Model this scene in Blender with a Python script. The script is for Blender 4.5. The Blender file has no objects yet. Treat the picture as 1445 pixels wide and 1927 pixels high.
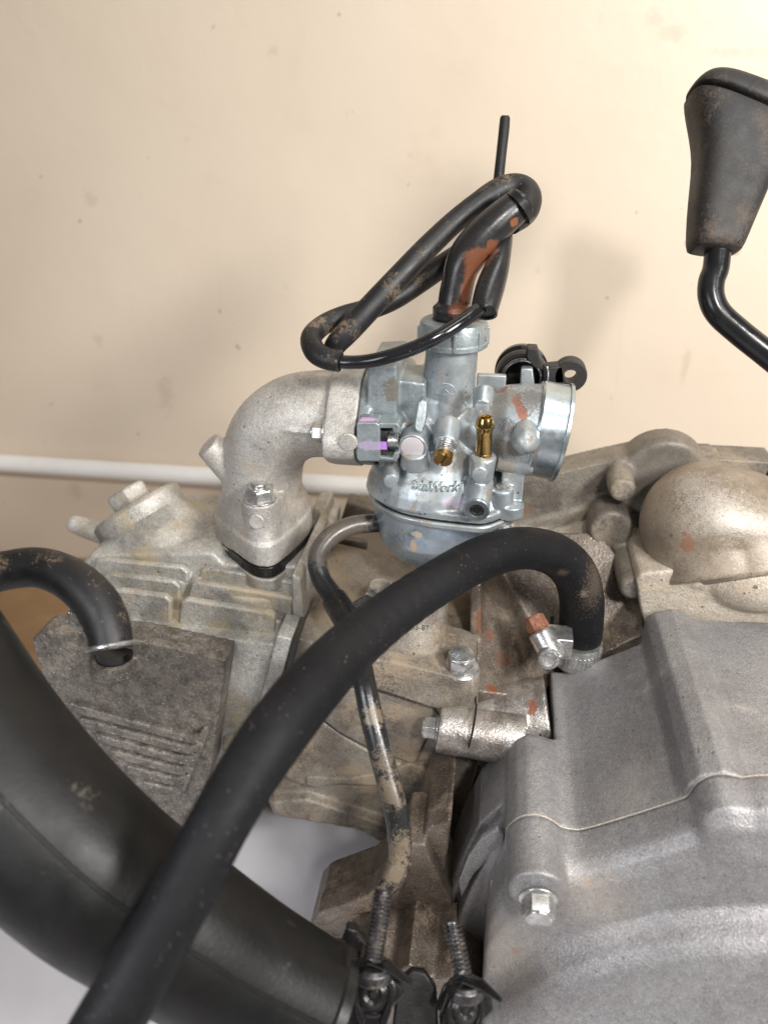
import bpy, bmesh, math, random
from mathutils import Vector, Matrix
from math import radians, sin, cos, pi, tan

# ------------------------------------------------------------------ camera, world, lamps, exposure
S = 0.001                      # everything below is authored in millimetres
CAMZ = 430.0                   # camera height above the floor
F_PX = 1450.0
PITCH, YAW = radians(28), radians(8.3)
Fv = Vector((-sin(YAW)*cos(PITCH), cos(YAW)*cos(PITCH), -sin(PITCH)))
Rv = Vector((cos(YAW), sin(YAW), 0))
Uv = Rv.cross(Fv)
scene = bpy.context.scene
cam = bpy.data.cameras.new('camera'); camo = bpy.data.objects.new('camera', cam)
scene.collection.objects.link(camo)
camo.location = (0, 0, CAMZ*S)
camo.rotation_euler = Matrix((Rv, Uv, -Fv)).transposed().to_euler()
cam.sensor_fit = 'VERTICAL'; cam.sensor_height = 36.0
cam.lens = 36.0*F_PX/1927.0
cam.clip_start = 0.01; cam.clip_end = 50
cam.dof.use_dof = True; cam.dof.focus_distance = 0.385; cam.dof.aperture_fstop = 6.6
scene.camera = camo
scene.view_settings.view_transform = 'Standard'
scene.view_settings.look = 'None'
scene.view_settings.exposure = 0.2

world = bpy.data.worlds.new('World'); scene.world = world; world.use_nodes = True
bg = world.node_tree.nodes['Background']
bg.inputs[0].default_value = (1.0, 0.98, 0.96, 1); bg.inputs[1].default_value = 0.10

def lamp(name, loc, target, size, power, color, sy=None):
    l = bpy.data.lights.new(name, 'AREA'); l.energy = power; l.color = color
    l.shape = 'RECTANGLE'; l.size = size; l.size_y = sy or size
    o = bpy.data.objects.new(name, l); scene.collection.objects.link(o)
    o.location = [c*S for c in loc]
    d = Vector(target) - Vector(loc)
    o.rotation_euler = d.to_track_quat('-Z', 'Y').to_euler()
    return o
lamp('key_lamp', (330, -480, 980), (40, 400, 280), 0.11, 5.6, (1.0, 0.98, 0.95))
lamp('side_lamp', (520, -90, 650), (0, 420, 260), 0.17, 6.4, (1.0, 0.98, 0.95))
lamp('ceiling_lamp', (300, 160, 1500), (60, 350, 100), 0.8, 4.5, (1.0, 0.98, 0.95), 0.3)
low = lamp('bench_fill', (-330, -120, 430), (-100, 300, 0), 0.22, 0.55, (0.93, 0.95, 1.0)); low.data.spread = radians(95)  # added cool fill from the left, aimed low to brighten the bench surface

# ------------------------------------------------------------------ pixel -> place helpers (mm, camera at origin)
def ray(px, py): return Fv + Rv*((px-722.5)/F_PX) + Uv*((963.5-py)/F_PX)
def Y(px, py, y): d = ray(px, py); return d*(y/d.y)
def X(px, py, x): d = ray(px, py); return d*(x/d.x)
def Z(px, py, z): d = ray(px, py); return d*(z/d.z)
def D(px, py, d): return ray(px, py)*d
def PL(px, py, p, n): d = ray(px, py); n = Vector(n); return d*(Vector(p).dot(n)/d.dot(n))
def pxr(p, px): return px*p.dot(Fv)/F_PX          # pixels -> mm at the place p
V = Vector
def W(p): return ((p[0])*S, (p[1])*S, (p[2]+CAMZ)*S)

def frame(d, hint=None):
    d = V(d).normalized()
    h = V(hint) if hint is not None else (V((0,0,1)) if abs(d.z) < 0.9 else V((0,1,0)))
    u = (h - d*h.dot(d)).normalized()
    return d, u, d.cross(u)

def origin_of(o):
    p = V((0,0,0))
    while o is not None: p += V(o.location); o = o.parent
    return p

class Solid:
    """collects closed shells in mm, builds them as one mesh object"""
    def __init__(s): s.v = []; s.f = []
    def _add(s, vs, fs):
        b = len(s.v); s.v += [V(p) for p in vs]; s.f += [[i+b for i in f] for f in fs]; return s
    def rings(s, rings, close=True, caps=True):
        n = len(rings[0]); vs = [p for r in rings for p in r]; fs = []
        for k in range(len(rings)-1):
            for i in range(n):
                j = (i+1) % n
                fs.append([k*n+i, k*n+j, (k+1)*n+j, (k+1)*n+i])
        if caps:
            fs.append(list(range(n))[::-1]); fs.append([(len(rings)-1)*n+i for i in range(n)])
        return s._add(vs, fs)
    def lathe(s, A, B, prof, n=40, sq=1.0, hint=None, phase=0.0):
        """profile of (t, r): t mm from A towards B"""
        A, B = V(A), V(B); d, u, w = frame(B-A, hint)
        R = []
        for t, r in prof:
            r = max(r, 0.01)
            R.append([A + d*t + u*(r*cos(phase+2*pi*i/n)) + w*(r*sq*sin(phase+2*pi*i/n)) for i in range(n)])
        return s.rings(R, caps=not (prof[0] == prof[-1]))
    def cyl(s, A, B, r, r2=None, n=40, rnd=0.0, **k):
        L = (V(B)-V(A)).length; r2 = r if r2 is None else r2
        if rnd:
            pr = [(0, r-rnd), (rnd*.3, r-rnd*.3), (rnd, r), (L-rnd, r2), (L-rnd*.3, r2-rnd*.3), (L, r2-rnd)]
        else: pr = [(0, r), (L, r2)]
        return s.lathe(A, B, pr, n, **k)
    def hexa(s, A, B, r, rnd=0.4, hint=None, phase=0.0):
        L = (V(B)-V(A)).length
        return s.lathe(A, B, [(0, r), (L-rnd, r), (L, r-rnd*1.3)], 6, hint=hint, phase=phase)
    def ball(s, c, r, ax=((1,0,0),(0,1,0),(0,0,1)), n=28, m=16):
        c = V(c); r = (r,)*3 if not isinstance(r, (tuple, list)) else r
        a = [V(x).normalized() for x in ax]; R = []
        for k in range(m+1):
            t = pi*k/m; zz, rr = cos(t), max(sin(t), 1e-3)
            R.append([c + a[0]*(r[0]*rr*cos(2*pi*i/n)) + a[1]*(r[1]*rr*sin(2*pi*i/n)) + a[2]*(r[2]*zz) for i in range(n)])
        return s.rings(R)
    def box(s, lo, hi):
        (x0,y0,z0),(x1,y1,z1) = lo, hi
        return s.rings([[V((x0,y0,z)),V((x1,y0,z)),V((x1,y1,z)),V((x0,y1,z))] for z in (z0,z1)])
    def prism(s, pts, vec):
        pts = [V(p) for p in pts]; vec = V(vec)
        return s.rings([pts, [p+vec for p in pts]])
    def yprism(s, px, y0, y1):
        """outline drawn on the vertical plane y = y0, running straight back (or forward) to y1"""
        return s.prism([Y(a, b, y0) for a, b in px], (0, y1-y0, 0))
    def tube(s, pts, rad, n=20, flat=None):
        pts = [V(p) for p in pts]; R = []; u = None
        for i, p in enumerate(pts):
            t = (pts[min(i+1, len(pts)-1)] - pts[max(i-1, 0)]).normalized()
            if u is None: _, u, _ = frame(t)
            u = (u - t*u.dot(t)).normalized(); w = t.cross(u)
            r = rad[i] if isinstance(rad, (list, tuple)) else rad
            R.append([p + u*(r*cos(2*pi*k/n)) + w*(r*sin(2*pi*k/n)) for k in range(n)])
        return s.rings(R)
    def build(s, name, mat, parent=None, voxel=None, smooth=0, bevel=None, shade=True, sub=0, sf=0.5, angle=35):
        me = bpy.data.meshes.new(name)
        org = origin_of(parent)
        me.from_pydata([V(W(p)) - org for p in s.v], [], s.f)
        bm = bmesh.new(); bm.from_mesh(me); bmesh.ops.recalc_face_normals(bm, faces=bm.faces); bm.to_mesh(me); bm.free()
        me.materials.append(mat)
        o = bpy.data.objects.new(name, me); scene.collection.objects.link(o)
        if parent is not None: o.parent = parent
        if voxel:
            m = o.modifiers.new('r', 'REMESH'); m.mode = 'VOXEL'; m.voxel_size = voxel*S; m.use_smooth_shade = True
            if smooth:
                m = o.modifiers.new('s', 'SMOOTH'); m.factor = sf; m.iterations = smooth
        if bevel:
            m = o.modifiers.new('b', 'BEVEL'); m.width = bevel*S; m.segments = 3; m.limit_method = 'ANGLE'; m.angle_limit = radians(32)
        if sub:
            m = o.modifiers.new('u', 'SUBSURF'); m.levels = sub; m.render_levels = sub
        if shade and not voxel:
            me.polygons.foreach_set('use_smooth', [True]*len(me.polygons))
            try: me.set_sharp_from_angle(angle=radians(angle))
            except Exception: pass
        return o

def spline(P, n=10):
    """Catmull-Rom through tuples of any length"""
    out = []; m = len(P)
    for i in range(m-1):
        p0, p1, p2, p3 = P[max(i-1, 0)], P[i], P[i+1], P[min(i+2, m-1)]
        for k in range(n):
            t = k/n
            out.append(tuple(0.5*((2*b) + (c-a)*t + (2*a-5*b+4*c-d)*t*t + (3*b-a-3*c+d)*t**3) for a, b, c, d in zip(p0, p1, p2, p3)))
    out.append(tuple(P[-1])); return out
def hose(P, n=10):
    """P: (px, py, distance, diameter in px) -> points, radii in mm"""
    Q = spline(P, n); pts = [D(a, b, d) for a, b, d, w in Q]
    return pts, [w*0.5*d/F_PX for a, b, d, w in Q]

def thing(name, at, label, cat, group=None):
    o = bpy.data.objects.new(name, None); scene.collection.objects.link(o)
    o.empty_display_size = 0.01
    o.location = W(at); o['label'] = label; o['category'] = cat
    if group: o['group'] = group
    return o
def setting(o, kind='structure'): o['kind'] = kind; return o

# ------------------------------------------------------------------ materials
class NT:
    def __init__(s, name):
        s.m = name; s.m.use_nodes = True; s.t = s.m.node_tree; s.t.nodes.clear()
        s.out = s.n('ShaderNodeOutputMaterial'); s.b = s.n('ShaderNodeBsdfPrincipled')
        s.l(s.b.outputs[0], s.out.inputs[0]); s.pos = s.n('ShaderNodeNewGeometry').outputs['Position']
    def n(s, t, **k):
        x = s.t.nodes.new(t)
        for a, b in k.items(): setattr(x, a, b)
        return x
    def l(s, a, b): s.t.links.new(a, b)
    def put(s, sock, v):
        if hasattr(v, 'is_output') or isinstance(v, bpy.types.NodeSocket): s.l(v, sock)
        else: sock.default_value = v
    def math(s, op, a, b=0.0, c=0.0, clamp=False):
        x = s.n('ShaderNodeMath', operation=op); x.use_clamp = clamp
        s.put(x.inputs[0], a); s.put(x.inputs[1], b); s.put(x.inputs[2], c); return x.outputs[0]
    def mix(s, f, a, b, bt='MIX'):
        x = s.n('ShaderNodeMix', data_type='RGBA', blend_type=bt); x.clamp_factor = True
        s.put(x.inputs[0], f); s.put(x.inputs[6], a if not isinstance(a, tuple) else (*a[:3], 1)); s.put(x.inputs[7], b if not isinstance(b, tuple) else (*b[:3], 1)); return x.outputs[2]
    def ramp(s, v, lo, hi):
        x = s.n('ShaderNodeMapRange'); x.clamp = True; x.interpolation_type = 'SMOOTHSTEP'
        s.put(x.inputs[0], v); x.inputs[1].default_value = lo; x.inputs[2].default_value = hi; return x.outputs[0]
    def noise(s, scale, detail=3, rough=0.55, stretch=None, off=0.0):
        x = s.n('ShaderNodeTexNoise'); x.inputs['Scale'].default_value = scale; x.inputs['Detail'].default_value = detail; x.inputs['Roughness'].default_value = rough
        v = s.pos
        if stretch or off:
            mp = s.n('ShaderNodeMapping'); mp.inputs['Scale'].default_value = stretch or (1,1,1); mp.inputs['Location'].default_value = (off, off*.7, off*1.3)
            s.l(v, mp.inputs[0]); v = mp.outputs[0]
        s.l(v, x.inputs['Vector']); return x.outputs['Fac']
    def blob(s, c, r, wob=0.5, scale=None, soft=0.2, nscale=None, fine=0.35):
        """a stain: 1 inside a wobbly ball round the place c (mm)"""
        x = s.n('ShaderNodeVectorMath', operation='SUBTRACT'); s.l(s.pos, x.inputs[0]); x.inputs[1].default_value = W(c)
        if scale:
            y = s.n('ShaderNodeVectorMath', operation='MULTIPLY'); s.l(x.outputs[0], y.inputs[0]); y.inputs[1].default_value = scale; x = y
        le = s.n('ShaderNodeVectorMath', operation='LENGTH'); s.l(x.outputs[0], le.inputs[0])
        d = s.math('DIVIDE', le.outputs['Value'], r*S)
        n = s.noise(nscale or 350, 3, 0.6, off=c[0]*0.01)
        d = s.math('ADD', d, s.math('MULTIPLY', s.math('SUBTRACT', n, 0.5), wob*3))
        d = s.math('ADD', d, s.math('MULTIPLY', s.math('SUBTRACT', s.noise(1700, 2, 0.6), 0.5), fine*3))
        return s.math('SUBTRACT', 1.0, s.ramp(d, 1-soft, 1+soft))

def surface(mat, name, col, col2=None, rough=0.5, pin=0.0, pits=0.0, metal=0.0, big=70, fine=1100, speck=0.25, bump=0.25, bsize=700,
            dust=None, dust_amt=0.4, dscale=90, dfine=900, up=0.0, stains=(), rough2=None, coarse=0.0, streak=None, spec=0.5, coat=0.0, sparkle=0.0):
    m = NT(mat); mat.name = name
    col2 = col2 or tuple(c*0.8 for c in col)
    c = m.mix(m.ramp(m.noise(big, 4, 0.6), 0.38, 0.64), col, col2)
    fn = m.noise(fine, 2, 0.6)
    v = m.math('ADD', m.math('MULTIPLY', m.math('SUBTRACT', fn, 0.5), speck*4), 1.0)
    v = m.math('ADD', v, m.math('MULTIPLY', m.math('SUBTRACT', m.noise(fine*0.28, 4, 0.65, off=7.0), 0.5), speck*2.2))
    hs = m.n('ShaderNodeHueSaturation'); m.l(c, hs.inputs['Color']); m.l(v, hs.inputs['Value']); c = hs.outputs[0]
    r = m.math('ADD', m.math('MULTIPLY', m.math('SUBTRACT', m.noise(big*3, 3), 0.5), 0.35), rough)
    me = metal
    h = m.math('MULTIPLY', m.noise(bsize, 3, 0.65), 1.0)
    if coarse: h = m.math('ADD', h, m.math('MULTIPLY', m.noise(bsize*0.22, 3, 0.6), coarse))
    if sparkle:
        sp = m.ramp(m.noise(fine*1.3, 1, 0.5, off=3.0), 0.66, 0.74)
        c = m.mix(m.math('MULTIPLY', sp, sparkle), c, (0.8, 0.8, 0.8))
        r = m.math('SUBTRACT', r, m.math('MULTIPLY', sp, 0.25*sparkle))
    if dust:
        a = m.noise(dscale, 5, 0.62, off=1.7); b = m.noise(dfine, 3, 0.7, off=5.1, stretch=streak)
        k = m.math('ADD', m.math('MULTIPLY', a, 0.75), m.math('MULTIPLY', b, 0.35))
        if up:
            g = m.n('ShaderNodeNewGeometry'); sx = m.n('ShaderNodeSeparateXYZ'); m.l(g.outputs['Normal'], sx.inputs[0])
            k = m.math('ADD', k, m.math('MULTIPLY', sx.outputs['Z'], up))
        th = 0.80 - dust_amt*0.5
        k = m.ramp(k, th-0.06, th+0.10)
        c = m.mix(m.math('MULTIPLY', k, 0.85), c, dust)
        r = m.math('ADD', r, m.math('MULTIPLY', k, 0.3))
        if metal: me = m.math('MULTIPLY', m.math('SUBTRACT', 1.0, m.math('MULTIPLY', k, 0.8)), metal)
    if pin or pits:
        vo = m.n('ShaderNodeTexVoronoi'); vo.inputs['Scale'].default_value = 1000 if pin else 420; m.l(m.pos, vo.inputs['Vector'])
        wh = m.n('ShaderNodeSeparateColor'); m.l(vo.outputs['Color'], wh.inputs[0])
        rad_ = m.math('MULTIPLY', m.math('POWER', wh.outputs[0], 7.0 if pin else 4.0), 0.40 if pin else 0.36)
        dd_ = m.math('SUBTRACT', rad_, vo.outputs['Distance'])
        kk = m.math('MULTIPLY', m.math('MULTIPLY', m.ramp(dd_, 0.0, 0.08), m.ramp(m.noise(60, 3, 0.6, off=9.0), 0.42, 0.62)), pin or pits)
        c = m.mix(kk, c, (0.25, 0.21, 0.165) if pin else (0.035, 0.028, 0.022))
        if pits: h = m.math('SUBTRACT', h, m.math('MULTIPLY', kk, 1.2))
    for st in stains:
        kw = dict(st[3]) if len(st) > 3 else {}
        op = kw.pop('op', 0.9); rr = kw.pop('rough', None)
        k = m.math('MULTIPLY', m.blob(st[0], st[1], **kw), op)
        c = m.mix(k, c, st[2])
        if metal: me = m.math('MULTIPLY', me, m.math('SUBTRACT', 1.0, m.math('MULTIPLY', k, kw.get('nm', 0.9))))
        if rr is not None:
            r = m.math('ADD', m.math('MULTIPLY', r, m.math('SUBTRACT', 1.0, k)), m.math('MULTIPLY', k, rr))
    m.l(c, m.b.inputs['Base Color']); m.put(m.b.inputs['Metallic'], me)
    r = m.math('MAXIMUM', r, 0.06); m.l(r, m.b.inputs['Roughness'])
    m.b.inputs['Specular IOR Level'].default_value = spec
    if coat: m.b.inputs['Coat Weight'].default_value = coat; m.b.inputs['Coat Roughness'].default_value = 0.25
    if bump:
        bp = m.n('ShaderNodeBump'); bp.inputs['Strength'].default_value = bump; bp.inputs['Distance'].default_value = 0.0006
        m.l(h, bp.inputs['Height']); m.l(bp.outputs[0], m.b.inputs['Normal'])
    return m.m

class Mats(dict):
    def __missing__(self, k):
        m = bpy.data.materials.new(k); self[k] = m; return m
M = Mats()

# ------------------------------------------------------------------ the setting
zt, zb = Y(300, 868, 600).z, Y(300, 912, 600).z
setting(Solid().box((-1500, -250, -442), (1500, 640, -430)).build('floor', M['floor'], shade=False))
setting(Solid().box((-1500, 609, -430), (1500, 640, 1100)).build('wall', M['wall'], shade=False))
zc_ = (zt+zb)/2
trim = setting(Solid().tube([V((-1200, 599.5, zc_)), V((700, 599.5, zc_))], 8.6, 28).box((-1200, 603, zc_-11), (700, 608.5, zc_-8)).build('wall_trim', M['trim']))
board = Solid().box((-700, 440, -430), (-180, 608, -402)).build('wooden_board', M['wood'], shade=False, bevel=1)
board['label'] = 'brown wooden board lying on the bench below the white trim strip'; board['category'] = 'board'

# ------------------------------------------------------------------ engine
ENG = thing('engine', (20, 330, -430), 'dusty grey small horizontal engine with finned head, lying in front of the cream wall', 'engine')

def hexbolt(base, d, r, h, wr, wh, name='bolt', mat='steel', parent=ENG, hint=None, phase=0.3, stud=False):
    base = V(base); d = V(d).normalized(); s = Solid()
    s.lathe(base, base+d*wh, [(0, wr), (wh*0.55, wr), (wh, wr*0.82)], 32)
    s.lathe(base+d*wh*0.9, base+d*(wh+h), [(0, r), (h*0.78, r), (h*0.93, r*0.93), (h, r*0.80)], 6, phase=phase, hint=hint)
    s.lathe(base+d*(wh+h*0.9), base+d*(wh+h+.1), [(0, r*0.80), (h*0.12, r*0.78), (h*0.14, r*.70)], 28)
    if stud: s.lathe(base+d*(wh+h*0.8), base+d*(wh+h*1.5), [(0, r*.55), (h*.5, r*.55), (h*.6, r*.45)], 24)
    return s.build(name, M[mat], parent, bevel=0.25)

# cylinder head ----------------------------------------------------
h = Solid()
h.yprism([(205,1182),(330,1192),(505,1212),(552,1215),(528,1300),(470,1440),(425,1570),(300,1620),(150,1520),(100,1250)], 314, 420)
h.yprism([(120,1240),(132,1085),(170,1045),(400,1040),(420,1062),(592,1066),(588,1230)], 350, 425)
disc = Y(262, 962, 395); da = V((-.55,.22,.80)).normalized()
h.lathe(disc - da*62, disc - da*3, [(0, 54), (25, 46), (45, 36), (59, 27)], 48)
h.yprism([(585,1010),(588,955),(612,958),(618,1010),(612,1060),(580,1060)], 400, 425)
h.cyl(Y(136,985,400), Y(215,1010,400), 6.2, 7.5, rnd=4)                       # small stub on the left
h.ball(Y(135+8,987,400), 6.0)
# rounded swelling that carries the inlet port
h.cyl(Y(497,1062,362)+V((0,4,-2)), Y(497,1062,362)+V((0,6,-40)), 34, 38)
port_z = -228.0
dia = [Z(407,1012,port_z), Z(432,1035,port_z), Z(478,1070,port_z), Z(500,1074,port_z), Z(520,1067,port_z), Z(580,1013,port_z), Z(590,985,port_z), Z(560,950,port_z), Z(520,925,port_z), Z(430,945,port_z)]
h.prism(dia, (0, 0, -14))
h.yprism([(352,1100),(372,1098),(345,1215),(318,1212)], 338, 360)
h.yprism([(548,1080),(566,1090),(575,1200),(552,1215)], 330, 400)
head = h.build('cylinder_head', M['head'], ENG, voxel=1.1, smooth=7)

def fin(px, y0, t, name='fin', parent=head, mat='head', bev=1.3):
    o = Solid().yprism(px, y0, y0+t).build(name, M[mat], parent, bevel=bev); return o
# right bank
fin([(378,1074),(400,1070),(555,1097),(566,1106),(566,1185),(340,1185)], 345, 4.2)
fin([(360,1100),(372,1096),(552,1126),(560,1134),(560,1205),(330,1200)], 334, 4.2)
fin([(341,1134),(350,1129),(512,1155),(518,1163),(512,1235),(330,1205)], 323, 4.6)
# left bank
fin([(180,1056),(196,1053),(342,1068),(355,1080),(352,1160),(160,1150)], 345, 4.2)
fin([(195,1085),(210,1081),(328,1095),(339,1106),(338,1180),(160,1170)], 334, 4.2)
fin([(200,1115),(230,1112),(312,1123),(322,1134),(322,1190),(180,1190)], 323, 4.6)
# valve inspection cap: round rim and hexagon
c = Solid()
c.lathe(disc - da*9, disc + da*5, [(0, 27.0), (1.5, 29.0), (11.5, 29.0), (14, 26.5)], 56)
c.lathe(disc + da*4, disc + da*16, [(0, 13.6), (10.5, 13.6), (12, 12)], 6, phase=0.35)
c.build('valve_cap', M['head'], head, voxel=0.7, smooth=4)
# joint between head and barrel
Solid().yprism([(552,1200),(560,1204),(536,1310),(480,1450),(440,1560),(432,1556),(470,1440),(527,1305)], 311.5, 420).build('head_gasket', M['gasket'], head)
Solid().yprism([(520,1196),(549,1204),(524,1300),(468,1440),(440,1450),(490,1310)], 309, 330).build('joint_flange', M['head'], head, voxel=0.9, smooth=5)
hexbolt(Y(447,1398,307), (-1,-0.25,0), 5.2, 6, 6.0, 1.5, mat='barrel', parent=head)

# ribbed front cover of the head ------------------------------------
cv = Solid()
cv.yprism([(60,1203),(80,1188),(250,1204),(424,1242),(423,1262),(412,1340),(397,1450),(360,1560),(300,1640),(180,1560),(120,1420)], 296, 313)
cv.cyl(Y(212,1248,293)+V((0,3,-6)), Y(212,1248,293)+V((0,3,3.2)), 13.5, 12.2)
cover = cv.build('ribbed_cover', M['roughcover'], ENG, voxel=1.0, smooth=6)
for k in range(6):
    ya, xl, xr = 1322 + k*30, 118 + k*30, 396 - k*8
    sl = 0.27
    yy = lambda x: ya + (x-xl)*sl
    hgt = 15
    top_ = [(xl, yy(xl)), (xr-52, yy(xr-52)), (xr-34, yy(xr-34)-2), (xr-22, yy(xr-22)-10), (xr-14, yy(xr-14)-24)]
    bot_ = [(xr-3, yy(xr-3)-20), (xr-8, yy(xr-8)+2), (xr-22, yy(xr-22)+hgt-3), (xr-48, yy(xr-48)+hgt), (xl, yy(xl)+hgt)]
    Solid().yprism(top_ + bot_, 293.2, 299).build('rib', M['roughcover'], cover, bevel=1.4)
# outlet elbow stub of the cover (black) under the breather hose
Solid().cyl(Y(212,1252,293)+V((0,3,-4)), Y(212,1222,293)+V((0,3,0)), 10.4, 9.6).build('outlet_stub', M['gasket'], cover)

# cylinder barrel ----------------------------------------------------
b = Solid()
b.yprism([(556,1200),(700,1240),(890,1310),(905,1420),(860,1590),(745,1600),(640,1545),(515,1532),(470,1440),(530,1310)], 319, 420)
b.prism([Y(556,1215,319), Y(895,1310,319), Y(900,1080,405), Y(585,1010,405)], (0, 25, -30))
b.yprism([(575,1505),(745,1560),(745,1572),(640,1556),(517,1535),(510,1510)], 312, 340)
b.yprism([(478,1390),(520,1395),(512,1462),(480,1452)], 309, 325)               # little foot
barrel = b.build('cylinder_barrel', M['barrel'], ENG, voxel=1.2, smooth=6)
def pad(px, y0, t, name, parent=barrel, mat='barrel', sm=6, vx=0.8): return Solid().yprism(px, y0, y0+t).build(name, M[mat], parent, voxel=vx, smooth=sm)
pad([(610,1290),(700,1300),(815,1334),(826,1350),(822,1378),(800,1395),(780,1440),(700,1412),(640,1382),(600,1350)], 316.5, 5, 'raised_pad')
pad([(562,1352),(600,1355),(650,1390),(700,1418),(770,1446),(705,1480),(640,1478),(590,1484),(545,1470),(520,1440)], 316.9, 5, 'raised_pad')
pad([(576,1462),(600,1464),(650,1466),(720,1455),(770,1438),(806,1450),(818,1464),(806,1476),(700,1480),(640,1476),(592,1484),(576,1478)], 315.3, 5, 'long_pad')
for a, q in (((606,1010,690,1020), 410), ((612,1036,840,1072), 400), ((600,1062,860,1115), 389), ((596,1092,700,1116), 377)):
    x0, y0, x1, y1 = a
    Solid().yprism([(x0,y0),(x1,y1),(x1,y1+60),(x0-8,y0+60)], q, q+5).build('fin', M['barrel'], barrel, bevel=1.0)
Solid().yprism([(652,945),(706,962),(706,985),(640,982)], 425, 440).build('rear_lug', M['rear'], barrel, bevel=1.5)

# cam-chain tensioner housing on the barrel --------------------------
t = Solid()
t.yprism([(668,1238),(740,1246),(860,1276),(892,1288),(890,1345),(872,1362),(850,1360),(835,1340),(690,1292),(668,1286)], 309, 352)
t.cyl(Y(768,1250,332), Y(792,1110,350), 20, 15.5)
t.cyl(Y(868,1262,318)+V((0,0,-22)), Y(868,1262,318)+V((0,0,2)), 9.6)
tens = t.build('tensioner_housing', M['barrel'], ENG, voxel=0.9, smooth=7)
hexbolt(Y(867,1262,318)+V((0,0,1.5)), (0.03,-0.12,1), 7.6, 8.5, 9.6, 2.0, parent=tens, phase=0.25)
hexbolt(Y(716,1128,352)+V((0,0,0)), (0.0,-0.1,1), 7.6, 8.5, 9.4, 1.8, parent=tens, phase=0.1)

# crankcase centre ---------------------------------------------------
k = Solid()
k.prism([Y(893,1300,322), Y(1010,1314,334), Y(1050,1272,362), Y(1215,1192,366), Y(1205,1110,390), Y(1130,1000,412), Y(905,1000,412), Y(893,1100,388)], (0, 12, -45))
k.yprism([(740,1440),(893,1400),(1010,1395),(1040,1560),(980,1927),(760,1927),(770,1640)], 322, 420)
k.yprism([(884,1100),(905,1100),(905,1300),(884,1300)], 350, 420)
crank = k.build('crankcase', M['barrel_dark'], ENG, voxel=1.2, smooth=6)
s = Solid()
s.cyl(Y(893,1368,330), Y(1035,1352,332), 22, 23)
s.cyl(Y(824,1370,305), Y(985,1395,305), 12.4, 13.5)
boss = s.build('through_bolt_boss', M['shiny'], crank, voxel=0.8, smooth=9)
hexbolt(Y(826,1371,305), (-1,0.0,0.02), 6.3, 6.5, 7.6, 2.0, parent=crank, phase=0.2)
Solid().tube([Y(a, b, q) for a, b, q in ((893,1296,316.5),(896,1330,309),(892,1360,294),(886,1390,291),(879,1415,294),(876,1432,302))], 0.55, 8).build('joint_seam', M['gasket'], crank)
# lower lug of the crankcase with a dark opening
l = Solid()
l.yprism([(583,1740),(600,1722),(690,1692),(740,1650),(762,1590),(800,1590),(850,1700),(850,1990),(640,1990),(600,1800)], 256, 290)
l.yprism([(583,1740),(598,1718),(690,1686),(742,1640),(766,1650),(750,1690),(700,1716),(640,1730),(610,1744)], 249, 262)
lug = l.build('lower_mount_lug', M['barrel_dark'], ENG, voxel=1.0, smooth=7)
l = Solid().yprism([(800,1560),(850,1540),(838,1640),(834,1760),(850,1990),(770,1990),(780,1740),(765,1640)], 262, 320)
l.build('crankcase_web', M['barrel_dark'], ENG, voxel=1.0, smooth=6)

# rear of the case ----------------------------------------------------
r = Solid()
r.yprism([(960,915),(985,905),(1125,872),(1190,858),(1235,850),(1290,852),(1330,864),(1460,870),(1460,1250),(960,1250)], 432, 455)
r.prism([Y(960,992,430), Y(1140,945,430), Y(1200,1000,430), Y(1215,1200,372), Y(1110,1180,380), Y(950,1060,405)], (0, 20, -30))
r.prism([Y(960,1010,425), Y(1115,975,425), Y(1130,1180,380), Y(1090,1190,375), Y(940,1090,400)], (0, 8, -14))
def yb(px, py, y1, y2, r_, r2=None, rnd=2.0):
    p = Y(px, py, y1); r.cyl(p, V((p.x, y2, p.z)), r_, r2, rnd=rnd)
yb(1172, 925, 412, 450, 7.5, 8.2); p = Y(1160, 868, 446); r.ball(p, (8.2, 8.2, 8.2)); r.cyl(Y(1168,915,418), p, 7.8, 8.2)
yb(1150, 1000, 408, 440, 12.5); yb(1190, 1110, 372, 425, 7.2, 7.8)
r.lathe(Y(1250,908,430), Y(1250,908,430)+V((0,22,0)), [(0, 24), (2, 26.5), (20, 26.5), (22, 25)], 56)
rear = r.build('rear_case', M['rear'], ENG, voxel=1.2, smooth=5)
s = Solid(); s.lathe(Y(1322,862,440)+V((0,0,-8)), Y(1322,838,440), [(0, 8.5), (13, 8.5), (15, 7)], 6, phase=.4).build('hexagon_plug', M['rear'], rear, bevel=.8)

# starter housing dome + sandy ledge
s = Solid()
s.ball(Y(1328,988,400), (36, 36, 36), n=56, m=36)
s.ball(Y(1380,1003,400), (36, 36, 36), n=56, m=36)
s.cyl(Y(1328,988,400), Y(1380,1003,400), 36, 36)
s.cyl(Y(1328,1000,400), Y(1345,1090,385), 35.5, 34); s.cyl(Y(1380,1003,400), Y(1400,1090,385), 35.5, 34)
s.build('starter_dome', M['dome'], ENG, voxel=1.2, smooth=10)
l = Solid()
l.yprism([(1196,1092),(1205,1080),(1300,1068),(1350,1062),(1460,1050),(1500,1050),(1500,1200),(1300,1200),(1222,1200),(1205,1150)], 368, 420)
l.ball(Y(1410,1075,385), (34, 26, 21))
l.ball(Y(1310,1085,374), (10, 8, 7))
l.build('sandy_ledge', M['ledge'], ENG, voxel=1.1, smooth=9)

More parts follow.
